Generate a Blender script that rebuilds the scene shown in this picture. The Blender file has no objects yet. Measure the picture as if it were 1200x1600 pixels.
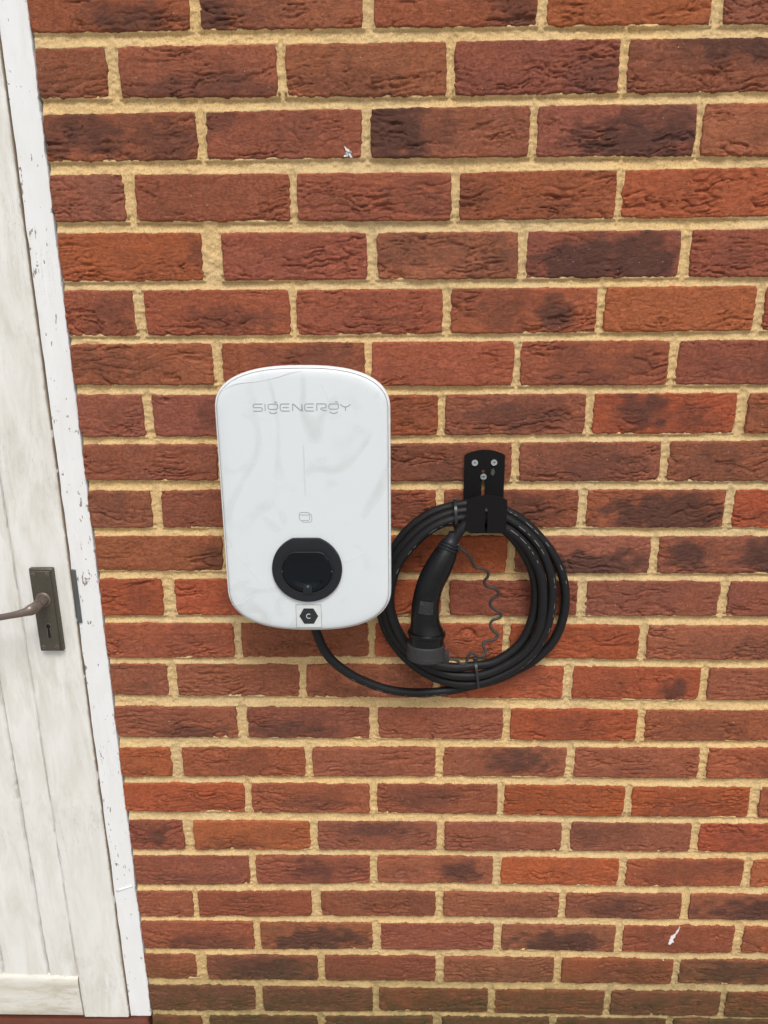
import bpy, math, random
import numpy as np
from mathutils import Vector, Matrix

S = bpy.context.scene
COL = S.collection
rad = math.radians
rng = random.Random(7)

# ------------------------------------------------------------------ camera, sky, sun, exposure
cam_d = bpy.data.cameras.new('camera')
cam = bpy.data.objects.new('camera', cam_d)
COL.objects.link(cam)
cam_d.sensor_fit = 'HORIZONTAL'
cam_d.sensor_width = 36.0
cam_d.lens = 36.0 * 1250.0 / 1200.0
cam_d.clip_start = 0.05
cam_d.clip_end = 500.0
cam.matrix_world = Matrix(((0.999812, 0.001594, 0.019346, -0.02284),
    (0.017989, 0.298422, -0.954264, -1.19733),
    (-0.007294, 0.954433, 0.298337, 1.48221),
    (0, 0, 0, 1)))
S.camera = cam

SUN_EL, SUN_AZ = rad(57), rad(12)          # high in front of the wall, a little to the right
world = bpy.data.worlds.new('World')
S.world = world
world.use_nodes = True
wn = world.node_tree.nodes
wl = world.node_tree.links
wn.clear()
sky = wn.new('ShaderNodeTexSky')
sky.sky_type = 'NISHITA'
sky.sun_disc = False
sky.sun_elevation = SUN_EL
sky.sun_rotation = rad(180) - SUN_AZ
sky.air_density = 1.0
sky.dust_density = 4.0
grey = wn.new('ShaderNodeHueSaturation')    # thin cloud takes the blue out of the sky
grey.inputs['Saturation'].default_value = 0.16
bg = wn.new('ShaderNodeBackground')
bg.inputs['Strength'].default_value = 0.10
wo = wn.new('ShaderNodeOutputWorld')
wl.new(sky.outputs[0], grey.inputs['Color'])
wl.new(grey.outputs[0], bg.inputs['Color'])
wl.new(bg.outputs[0], wo.inputs[0])

sd = bpy.data.lights.new('sun', 'SUN')
sd.energy = 1.5
sd.angle = rad(24)
sd.color = (1.0, 0.955, 0.88)
sun = bpy.data.objects.new('sun', sd)
COL.objects.link(sun)
sdir = Vector((math.sin(SUN_AZ) * math.cos(SUN_EL), -math.cos(SUN_AZ) * math.cos(SUN_EL), math.sin(SUN_EL)))
sun.rotation_euler = sdir.to_track_quat('Z', 'Y').to_euler()

S.view_settings.view_transform = 'Standard'
S.view_settings.look = 'None'
S.view_settings.gamma = 1.0
S.view_settings.use_curve_mapping = False
S.view_settings.exposure = 0.50

# ------------------------------------------------------------------ helpers
def link(o, parent=None):
    COL.objects.link(o)
    if parent is not None:
        o.parent = parent
    return o

def mesh(name, verts, faces, mat, parent=None, smooth=True, sharp=None):
    me = bpy.data.meshes.new(name)
    me.from_pydata([tuple(v) for v in verts], [], faces)
    me.validate()
    me.update()
    if smooth:
        me.polygons.foreach_set('use_smooth', [True] * len(me.polygons))
        if sharp is not None:
            me.set_sharp_from_angle(angle=rad(sharp))
    if mat is not None:
        me.materials.append(mat)
    return link(bpy.data.objects.new(name, me), parent)

def thing(name, label, cat, loc=(0, 0, 0), group=None):
    o = bpy.data.objects.new(name, None)
    COL.objects.link(o)
    o.location = loc
    o.empty_display_size = 0.05
    o['label'] = label
    o['category'] = cat
    if group:
        o['group'] = group
    return o

def join(parts):
    V, Fs = [], []
    for v, f in parts:
        n = len(V)
        V += [tuple(p) for p in v]
        Fs += [tuple(i + n for i in q) for q in f]
    return V, Fs

def rel(vf, origin):
    ox, oy, oz = origin
    return [(x - ox, y - oy, z - oz) for x, y, z in vf[0]], vf[1]

def box(x0, x1, y0, y1, z0, z1, b=0.0):
    """box with chamfered edges"""
    if b <= 0:
        v = [(x, y, z) for x in (x0, x1) for y in (y0, y1) for z in (z0, z1)]
        return v, [(0, 1, 3, 2), (4, 6, 7, 5), (0, 4, 5, 1), (2, 3, 7, 6), (0, 2, 6, 4), (1, 5, 7, 3)]
    rings = []
    for y, s in ((y0, b), (y0 + b, 0), (y1 - b, 0), (y1, b)):
        rr = []
        for cx, cz, a0 in ((x1, z1, 0), (x0, z1, 90), (x0, z0, 180), (x1, z0, 270)):
            sx = 1 if cx == x1 else -1
            sz = 1 if cz == z1 else -1
            for k in (0, 1, 2):
                a = rad(a0 + 45 * k)
                rr.append((cx - sx * (b + s) + b * math.cos(a), y, cz - sz * (b + s) + b * math.sin(a)))
        rings.append(rr)
    return loft(rings, True, True)

def loft(rings, cap0=False, cap1=False, closed=True):
    n = len(rings[0])
    V = [p for r in rings for p in r]
    Fs = []
    for i in range(len(rings) - 1):
        for j in range(n if closed else n - 1):
            k = (j + 1) % n
            Fs.append((i * n + j, i * n + k, (i + 1) * n + k, (i + 1) * n + j))
    if cap0:
        Fs.append(tuple(range(n))[::-1])
    if cap1:
        Fs.append(tuple((len(rings) - 1) * n + j for j in range(n)))
    return V, Fs

def catmull(pts, sub, closed=False):
    P = [Vector(p) for p in pts]
    n = len(P)
    out = []
    for i in range(n if closed else n - 1):
        if closed:
            a, b, c, d = P[i - 1], P[i], P[(i + 1) % n], P[(i + 2) % n]
        else:
            a, b, c, d = P[max(i - 1, 0)], P[i], P[i + 1], P[min(i + 2, n - 1)]
        for s in range(sub):
            t = s / sub
            out.append(0.5 * ((2 * b) + (c - a) * t + (2 * a - 5 * b + 4 * c - d) * t * t + (3 * b - a - 3 * c + d) * t ** 3))
    if not closed:
        out.append(P[-1])
    return out

def frames(path, closed=False):
    n = len(path)
    T = []
    for i in range(n):
        if closed:
            t = path[(i + 1) % n] - path[i - 1]
        else:
            t = path[min(i + 1, n - 1)] - path[max(i - 1, 0)]
        T.append(t.normalized())
    up = Vector((0, -1, 0))
    N = []
    for t in T:
        s = t.cross(up)
        if s.length < 1e-4:
            s = t.cross(Vector((0, 0, 1)))
        s.normalize()
        N.append((s, s.cross(t).normalized()))
    return T, N

def tube(path, r, seg=12, closed=False, cap=True, rfun=None, flat=1.0):
    path = [Vector(p) for p in path]
    T, N = frames(path, closed)
    rings = []
    for i, p in enumerate(path):
        rr = rfun(i / max(1, len(path) - 1)) if rfun else r
        s, u = N[i]
        rings.append([tuple(p + s * (math.cos(2 * math.pi * k / seg) * rr) + u * (math.sin(2 * math.pi * k / seg) * rr * flat))
                      for k in range(seg)])
    if closed:
        rings.append(rings[0])
    return loft(rings, cap and not closed, cap and not closed)

def plate(outline, y0, y1, b=0.0008, steps=2):
    """solid from a closed XZ outline (counter-clockwise seen from the front), y0 front, y1 back, rounded front edge"""
    n = len(outline)
    P = [Vector((x, 0, z)) for x, z in outline]
    nor = []
    for i in range(n):
        d = (P[(i + 1) % n] - P[i - 1])
        d = Vector((d.z, 0, -d.x)).normalized()
        nor.append(d)
    cx = sum(p.x for p in P) / n
    cz = sum(p.z for p in P) / n
    sgn = 1 if sum((P[i] - Vector((cx, 0, cz))).dot(nor[i]) for i in range(n)) > 0 else -1
    rings = []
    for k in range(steps + 1):
        a = math.pi / 2 * (1 - k / steps)
        ins = b * (1 - math.cos(a))
        yy = y0 + b * (1 - math.sin(a))
        rings.append([(p.x - sgn * q.x * ins, yy, p.z - sgn * q.z * ins) for p, q in zip(P, nor)])
    rings.append([(p.x, y1, p.z) for p in P])
    return loft(rings, True, True)

def ribbon(path2, w, y0, y1):
    """thin raised stroke along an XZ polyline"""
    P = [Vector((x, 0, z)) for x, z in path2]
    L, Rr = [], []
    for i, p in enumerate(P):
        a = P[max(i - 1, 0)]
        c = P[min(i + 1, len(P) - 1)]
        d = (c - a).normalized()
        nn = Vector((-d.z, 0, d.x))
        k = 1.0
        if 0 < i < len(P) - 1:
            d1 = (p - a).normalized()
            k = 1.0 / max(0.5, abs(nn.dot(Vector((-d1.z, 0, d1.x)))))
        L.append(p + nn * w / 2 * k)
        Rr.append(p - nn * w / 2 * k)
    V = []
    for l, r in zip(L, Rr):
        V += [(l.x, y0, l.z), (r.x, y0, r.z), (l.x, y1, l.z), (r.x, y1, r.z)]
    Fs = []
    for i in range(len(P) - 1):
        a = 4 * i
        b = a + 4
        Fs += [(a, a + 1, b + 1, b), (a + 2, b + 2, b + 3, a + 3), (a, b, b + 2, a + 2), (a + 1, a + 3, b + 3, b + 1)]
    m = 4 * (len(P) - 1)
    Fs += [(0, 2, 3, 1), (m, m + 1, m + 3, m + 2)]
    return V, Fs

def disc(cx, cz, r, y0, y1, seg=24, b=0.0005):
    return plate([(cx + r * math.cos(2 * math.pi * k / seg), cz + r * math.sin(2 * math.pi * k / seg)) for k in range(seg)], y0, y1, b)

# ------------------------------------------------------------------ 2D noise in numpy
class Noise2:
    def __init__(self, seed):
        r = np.random.RandomState(seed)
        self.t = r.rand(256, 256) * 2 - 1
    def __call__(self, x, y):
        xi = np.floor(x).astype(int)
        yi = np.floor(y).astype(int)
        fx = x - xi
        fy = y - yi
        fx = fx * fx * fx * (fx * (fx * 6 - 15) + 10)
        fy = fy * fy * fy * (fy * (fy * 6 - 15) + 10)
        t = self.t
        a = t[xi % 256, yi % 256]
        b = t[(xi + 1) % 256, yi % 256]
        c = t[xi % 256, (yi + 1) % 256]
        d = t[(xi + 1) % 256, (yi + 1) % 256]
        return (a * (1 - fx) + b * fx) * (1 - fy) + (c * (1 - fx) + d * fx) * fy
NZ = Noise2(11)
NY = Noise2(23)
def fbm(N, x, y, o=3):
    s = 0
    a = 1.0
    for k in range(o):
        s = s + a * N(x * 2 ** k + 17.3 * k, y * 2 ** k + 9.1 * k)
        a *= 0.5
    return s

def sstep(a, b, x):
    t = np.clip((x - a) / (b - a), 0, 1)
    return t * t * (3 - 2 * t)

# ------------------------------------------------------------------ materials
class NT:
    def __init__(self, name, rough=0.5, spec=0.5, color=(0.5, 0.5, 0.5), metal=0.0, coat=0.0):
        self.m = bpy.data.materials.new(name)
        self.m.use_nodes = True
        self.t = self.m.node_tree
        self.b = self.t.nodes['Principled BSDF']
        self.b.inputs['Roughness'].default_value = rough
        self.b.inputs['Specular IOR Level'].default_value = spec
        self.b.inputs['Base Color'].default_value = (*color, 1)
        self.b.inputs['Metallic'].default_value = metal
        self.b.inputs['Coat Weight'].default_value = coat
    def n(self, kind, **kw):
        o = self.t.nodes.new('ShaderNode' + kind)
        for k, v in kw.items():
            if k in o.inputs:
                o.inputs[k].default_value = v
            else:
                setattr(o, k, v)
        return o
    def l(self, a, b):
        self.t.links.new(a, b)
    def coord(self, scale=(1, 1, 1), src='Object', rnd=False):
        c = self.n('TexCoord')
        mp = self.n('Mapping')
        mp.inputs['Scale'].default_value = scale
        self.l(c.outputs[src], mp.inputs['Vector'])
        if rnd:
            oi = self.n('ObjectInfo')
            mu = self.n('Math', operation='MULTIPLY')
            self.l(oi.outputs['Random'], mu.inputs[0])
            mu.inputs[1].default_value = 37.0
            cb = self.n('CombineXYZ')
            for i in range(3):
                self.l(mu.outputs[0], cb.inputs[i])
            self.l(cb.outputs[0], mp.inputs['Location'])
        return mp.outputs[0]
    def noise(self, vec, scale, detail=4, rough=0.55, dist=0.0, lac=2.0):
        o = self.n('TexNoise')
        o.inputs['Scale'].default_value = scale
        o.inputs['Detail'].default_value = detail
        o.inputs['Roughness'].default_value = rough
        o.inputs['Distortion'].default_value = dist
        self.l(vec, o.inputs['Vector'])
        return o.outputs['Fac']
    def ramp(self, fac, stops):
        o = self.n('ValToRGB')
        e = o.color_ramp.elements
        while len(e) < len(stops):
            e.new(0.5)
        for q, (p, c) in zip(e, stops):
            q.position = p
            q.color = (c, c, c, 1) if isinstance(c, (int, float)) else (*c, 1)
        self.l(fac, o.inputs[0])
        return o.outputs[0]
    def mix(self, fac, a, b, mode='MIX'):
        o = self.n('Mix', data_type='RGBA', blend_type=mode)
        for s, v in ((0, fac), (6, a), (7, b)):
            if isinstance(v, (int, float)):
                o.inputs[s].default_value = v
            elif isinstance(v, tuple):
                o.inputs[s].default_value = (*v, 1)
            else:
                self.l(v, o.inputs[s])
        return o.outputs[2]
    def math(self, op, a, b=0.0):
        o = self.n('Math', operation=op)
        for i, v in ((0, a), (1, b)):
            if isinstance(v, (int, float)):
                o.inputs[i].default_value = v
            else:
                self.l(v, o.inputs[i])
        return o.outputs[0]
    def bump(self, h, strength, dist, prev=None):
        o = self.n('Bump')
        o.inputs['Strength'].default_value = strength
        o.inputs['Distance'].default_value = dist
        self.l(h, o.inputs['Height'])
        if prev is not None:
            self.l(prev, o.inputs['Normal'])
        self.l(o.outputs[0], self.b.inputs['Normal'])
        return o.outputs[0]
    def col(self, c):
        self.l(c, self.b.inputs['Base Color'])
    def rough(self, c):
        self.l(c, self.b.inputs['Roughness'])

def m_brick():
    t = NT('brick_clay', 0.95, 0.08)
    v = t.coord(rnd=True)
    oi = t.n('ObjectInfo')
    base = oi.outputs['Color']
    n1 = t.noise(v, 26, 5, 0.6)
    n2 = t.noise(v, 240, 4, 0.7)
    c = t.mix(t.ramp(n1, [(0.34, 0.0), (0.7, 1.0)]), base, t.mix(0.5, base, (0.335, 0.102, 0.052), 'MIX'))
    c = t.mix(t.ramp(n2, [(0.3, 0.55), (0.5, 0.0)]), c, (0.085, 0.030, 0.020))
    c = t.mix(t.ramp(n2, [(0.56, 0.0), (0.78, 0.5)]), c, (0.42, 0.21, 0.13))
    # burnt flashes
    at = t.n('Attribute', attribute_name='burn')
    pn = t.math('ADD', at.outputs['Fac'], t.math('MULTIPLY', t.math('SUBTRACT', t.noise(v, 60, 5, 0.65), 0.5), 0.9))
    pf = t.ramp(pn, [(0.02, 0.0), (1.0, 0.82)])
    burn = t.mix(n1, (0.052, 0.032, 0.030), (0.110, 0.056, 0.044))
    c = t.mix(pf, c, burn)
    # green-brown algae grime low on the wall
    g = t.n('Attribute', attribute_name='grime')
    gn = t.math('MULTIPLY', g.outputs['Fac'], t.ramp(t.noise(v, 35, 5, 0.6), [(0.25, 0.45), (0.7, 1.0)]))
    c = t.mix(gn, c, (0.085, 0.062, 0.030))
    # sparse pale grit and dark pits
    vo = t.n('TexVoronoi', feature='F1')
    vo.inputs['Scale'].default_value = 95
    t.l(v, vo.inputs['Vector'])
    spot = t.math('LESS_THAN', vo.outputs['Distance'], 0.055)
    pick = t.n('SeparateColor')
    t.l(vo.outputs['Color'], pick.inputs[0])
    wht = t.math('MULTIPLY', spot, t.math('GREATER_THAN', pick.outputs[0], 0.74))
    blk = t.math('MULTIPLY', t.math('LESS_THAN', vo.outputs['Distance'], t.math('MULTIPLY', pick.outputs[1], 0.13)), t.math('LESS_THAN', pick.outputs[0], 0.14))
    c = t.mix(wht, c, (0.62, 0.50, 0.40))
    c = t.mix(t.math('MULTIPLY', blk, 0.8), c, (0.030, 0.016, 0.014))
    t.col(c)
    # drag-face texture: fine stretched creases + grain
    vs = t.coord((1.0, 1.0, 3.2), rnd=True)
    w = t.noise(vs, 42, 6, 0.68, 1.6)
    ridge = t.ramp(t.math('ABSOLUTE', t.math('SUBTRACT', w, 0.5)), [(0.0, 0.0), (0.035, 1.0)])
    b1 = t.bump(ridge, 0.6, 0.0012)
    b2 = t.bump(t.noise(v, 170, 6, 0.78), 0.9, 0.0018, b1)
    t.bump(t.math('SUBTRACT', 1.0, blk), 0.6, 0.001, b2)
    return t.m

def m_mortar():
    t = NT('sand_mortar', 0.97, 0.08)
    v = t.coord()
    n1 = t.noise(v, 9, 5, 0.6)
    n2 = t.noise(v, 420, 3, 0.8)
    n3 = t.noise(v, 55, 5, 0.7)
    c = t.mix(n1, (0.60, 0.395, 0.175), (0.70, 0.495, 0.245))
    c = t.mix(t.ramp(n2, [(0.33, 0.75), (0.52, 0.0)]), c, (0.27, 0.18, 0.085))
    c = t.mix(t.ramp(n2, [(0.55, 0.0), (0.75, 0.7)]), c, (0.68, 0.56, 0.36))
    c = t.mix(t.ramp(n3, [(0.56, 0.0), (0.74, 0.45)]), c, (0.30, 0.21, 0.105))
    c = t.mix(t.ramp(t.noise(v, 2.3, 4, 0.6), [(0.40, 0.0), (0.70, 0.5)]), c, t.mix(n2, (0.36, 0.29, 0.175), (0.52, 0.44, 0.29)))
    g = t.n('Attribute', attribute_name='grime')
    gn = t.math('MULTIPLY', g.outputs['Fac'], t.ramp(n3, [(0.3, 0.35), (0.65, 0.95)]))
    c = t.mix(gn, c, (0.24, 0.185, 0.085))
    t.col(c)
    b1 = t.bump(n3, 0.28, 0.0012)
    t.bump(n2, 0.8, 0.0009, b1)
    return t.m

def m_paint(name, c0, c1, grime, amt, chips=0.0, vert=True, seed=0.0):
    t = NT(name, 0.55, 0.4)
    v = t.coord()
    vs = t.coord((5, 5, 1) if vert else (1, 5, 5))
    n1 = t.noise(v, 3.5, 6, 0.65)
    n2 = t.noise(vs, 7.0, 7, 0.7, 0.6)
    n3 = t.noise(t.coord((1, 1, 0.45) if vert else (0.45, 1, 1)), 26, 7, 0.72, 0.15)
    c = t.mix(n1, c0, c1)
    st = t.math('MULTIPLY', t.ramp(n2, [(0.40, 0.0), (0.68, 1.0)]), t.ramp(n1, [(0.33, 0.25), (0.66, 1.0)]))
    c = t.mix(t.math('MULTIPLY', st, amt), c, grime)
    bl = t.math('MULTIPLY', t.ramp(n3, [(0.50, 0.0), (0.72, 0.7)]), t.ramp(t.noise(v, 5, 3, 0.5), [(0.42, 0.0), (0.62, 1.0)]))
    c = t.mix(t.math('MULTIPLY', bl, amt * 1.15), c, (grime[0] * 0.85, grime[1] * 0.84, grime[2] * 0.82))
    # hairline cracks in the paint, along the grain
    vc = t.coord((14, 14, 1.1) if vert else (1.1, 14, 14))
    k = t.noise(vc, 9.0, 5, 0.6, 0.8)
    cr = t.ramp(t.math('ABSOLUTE', t.math('SUBTRACT', k, 0.5)), [(0.0, 1.0), (0.006, 0.0)])
    cr = t.math('MULTIPLY', cr, t.ramp(t.noise(v, 6, 3, 0.5), [(0.5, 0.0), (0.62, 1.0)]))
    c = t.mix(t.math('MULTIPLY', cr, 0.55), c, (0.23, 0.20, 0.15))
    if chips > 0:
        vk = t.coord((1.0, 1.0, 0.35) if vert else (0.35, 1, 1))
        kn = t.math('ADD', t.noise(vk, 170, 3, 0.55), t.math('MULTIPLY', t.math('SUBTRACT', t.noise(v, 9, 2, 0.5), 0.5), 0.35))
        ch = t.ramp(kn, [(chips, 0.0), (chips + 0.012, 1.0)])
        c = t.mix(ch, c, (0.26, 0.23, 0.20))
        hb = t.math('SUBTRACT', t.math('MULTIPLY', n2, 0.5), ch)
    else:
        hb = t.math('SUBTRACT', n2, t.math('MULTIPLY', cr, 0.8))
    t.col(c)
    b1 = t.bump(hb, 0.35, 0.0012)
    t.bump(t.noise(v, 120, 5, 0.7), 0.25, 0.0008, b1)
    t.rough(t.ramp(n3, [(0.3, 0.42), (0.7, 0.72)]))
    return t.m

def m_plain(name, color, rough, spec=0.5, metal=0.0, grain=0.0, gscale=300, dust=0.0, coat=0.0):
    t = NT(name, rough, spec, color, metal, coat)
    v = t.coord()
    n = t.noise(v, gscale * 0.12, 5, 0.65)
    hi = tuple(min(1, c * 1.25 + 0.01 * dust) for c in color)
    lo = tuple(c * 0.82 for c in color)
    c = t.mix(n, lo, hi)
    if dust:
        d = t.noise(v, gscale * 0.5, 6, 0.75)
        c = t.mix(t.ramp(d, [(0.55, 0.0), (0.8, dust)]), c, (0.30, 0.27, 0.23))
    t.col(c)
    if grain:
        t.bump(t.noise(v, gscale, 4, 0.7), grain, 0.0006)
    t.rough(t.ramp(n, [(0.3, max(0.03, rough - 0.08)), (0.7, min(1, rough + 0.1))]))
    return t.m

def m_glass_front():
    """white back-painted glass still wearing its wrinkled clear film"""
    t = NT('white_glass_with_film', 0.16, 0.5, (0.76, 0.78, 0.79), coat=0.3)
    v = t.coord((1.0, 1.0, 0.55))
    v2 = t.coord()
    w = t.noise(v, 7.5, 1.5, 0.45, 0.9)
    vein = t.ramp(t.math('ABSOLUTE', t.math('SUBTRACT', w, 0.5)), [(0.0, 0.85), (0.012, 0.72), (0.034, 0.0)])
    msk = t.ramp(t.noise(v2, 13, 4, 0.6), [(0.42, 0.0), (0.58, 1.0)])
    vein = t.math('MULTIPLY', vein, msk)
    bl = t.ramp(t.noise(v2, 20, 2, 0.5, 0.6), [(0.62, 0.0), (0.70, 1.0)])
    wet = t.math('MAXIMUM', vein, t.math('MULTIPLY', bl, 0.55))
    c = t.mix(t.math('MULTIPLY', wet, 0.60), (0.63, 0.67, 0.70), (0.47, 0.51, 0.51))
    t.col(c)
    b = None
    t.bump(t.noise(v, 14, 3, 0.5, 1.0), 0.10, 0.002, b)
    t.rough(t.ramp(wet, [(0.0, 0.20), (1.0, 0.36)]))
    return t.m

BRICK = m_brick()
MORTAR = m_mortar()
DOORP = m_paint('weathered_cream_paint', (0.67, 0.665, 0.64), (0.745, 0.745, 0.73), (0.46, 0.42, 0.335), 0.66)
RAILP = m_paint('weathered_cream_paint_rail', (0.61, 0.60, 0.55), (0.70, 0.69, 0.65), (0.42, 0.375, 0.27), 0.85, vert=False)
FRAMEP = m_paint('flaking_white_paint', (0.70, 0.71, 0.725), (0.76, 0.77, 0.785), (0.60, 0.58, 0.55), 0.40, chips=0.672)
BRONZE = m_plain('aged_bronze', (0.075, 0.066, 0.050), 0.46, 0.5, 0.35, 0.3, 500, 0.25)
BRONZEL = m_plain('worn_bronze', (0.17, 0.135, 0.115), 0.36, 0.5, 0.55, 0.3, 400, 0.3)
DARKHOLE = m_plain('dark_void', (0.012, 0.012, 0.014), 0.8, 0.2)
STEEL = m_plain('galvanised_steel', (0.12, 0.135, 0.14), 0.45, 0.5, 0.6, 0.2, 300, 0.3)
ZINC = m_plain('bright_zinc', (0.62, 0.66, 0.68), 0.28, 0.5, 0.9, 0.1, 500)
BODYP = m_plain('white_moulded_plastic', (0.66, 0.68, 0.70), 0.35, 0.5, 0.0, 0.05, 600)
RIMG = m_plain('grey_gasket', (0.20, 0.20, 0.21), 0.5)
GLASSF = m_glass_front()
LOGO = m_plain('grey_print', (0.27, 0.285, 0.33), 0.4)
FAINT = m_plain('faint_grey_print', (0.52, 0.555, 0.57), 0.4)
SOCKET = m_plain('satin_black_plastic', (0.009, 0.011, 0.015), 0.42, 0.36, 0.0, 0.06, 900)
SOCKETD = m_plain('deep_black_plastic', (0.002, 0.004, 0.007), 0.14, 0.25, 0.0, 0.0, 900)
RUBBER = m_plain('black_cable_rubber', (0.0075, 0.0075, 0.009), 0.50, 0.27, 0.0, 0.25, 900, 0.10)
HOOKP = m_plain('black_powder_coat', (0.0045, 0.004, 0.0045), 0.6, 0.16, 0.0, 0.2, 1500, 0.06)
PLUGP = m_plain('gloss_black_plastic', (0.003, 0.003, 0.004), 0.30, 0.32, 0.0, 0.0, 600, 0.0)
CAPR = m_plain('dark_grey_rubber', (0.026, 0.026, 0.029), 0.62, 0.3, 0.0, 0.3, 900, 0.15)
LABELG = m_plain('grey_label_foil', (0.012, 0.012, 0.015), 0.18, 0.6, 0.1, 0.5, 300, 0.3)
TIEP = m_plain('black_nylon', (0.018, 0.018, 0.021), 0.38, 0.5)
WHITEP = m_plain('white_cable_print', (0.28, 0.29, 0.30), 0.6)
CORDP = m_plain('grey_brown_cord', (0.026, 0.022, 0.021), 0.55, 0.4, 0, 0.2, 900, 0.2)
STICK = m_plain('sticker_paper', (0.54, 0.575, 0.575), 0.32)
HEXB = m_plain('hexagon_black', (0.016, 0.018, 0.022), 0.22)
SPLASH = m_plain('dried_white_paint', (0.72, 0.70, 0.72), 0.5, 0.4, 0, 0.4, 400)
QUARRY = m_plain('red_quarry_tile', (0.10, 0.028, 0.016), 0.5, 0.3, 0, 0.5, 160, 0.15)
PAVE = m_plain('grey_concrete_paving', (0.34, 0.33, 0.31), 0.9, 0.2, 0, 0.6, 60, 0.3)
LINT = m_plain('concrete_lintel', (0.38, 0.36, 0.32), 0.9, 0.2, 0, 0.6, 90, 0.3)

# ------------------------------------------------------------------ ground
g = mesh('ground', *box(-60, 60, -80, 60, -0.62, -0.16), PAVE, smooth=False)
g['kind'] = 'structure'
PAV0 = -0.16
slabs = thing('paving', 'grey concrete paving slabs along the foot of the brick wall', 'paving', (0, -0.4, PAV0))
del slabs['category']; del slabs['label']
slabs['kind'] = 'structure'
for i in range(6):
    for j in range(3):
        x0 = -1.6 + i * 0.605
        y1 = -0.03 - j * 0.605
        mesh('slab', *rel(box(x0, x0 + 0.595, y1 - 0.595, y1, PAV0 - 0.05, PAV0 + 0.035 + rng.uniform(-.002, .002), 0.004), (0, -0.4, PAV0)), PAVE, slabs, smooth=True, sharp=40)

# ------------------------------------------------------------------ brick wall (metres, on the plane y = 0, facing -y)
XS = (-0.40, 0.0, 0.42)
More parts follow.
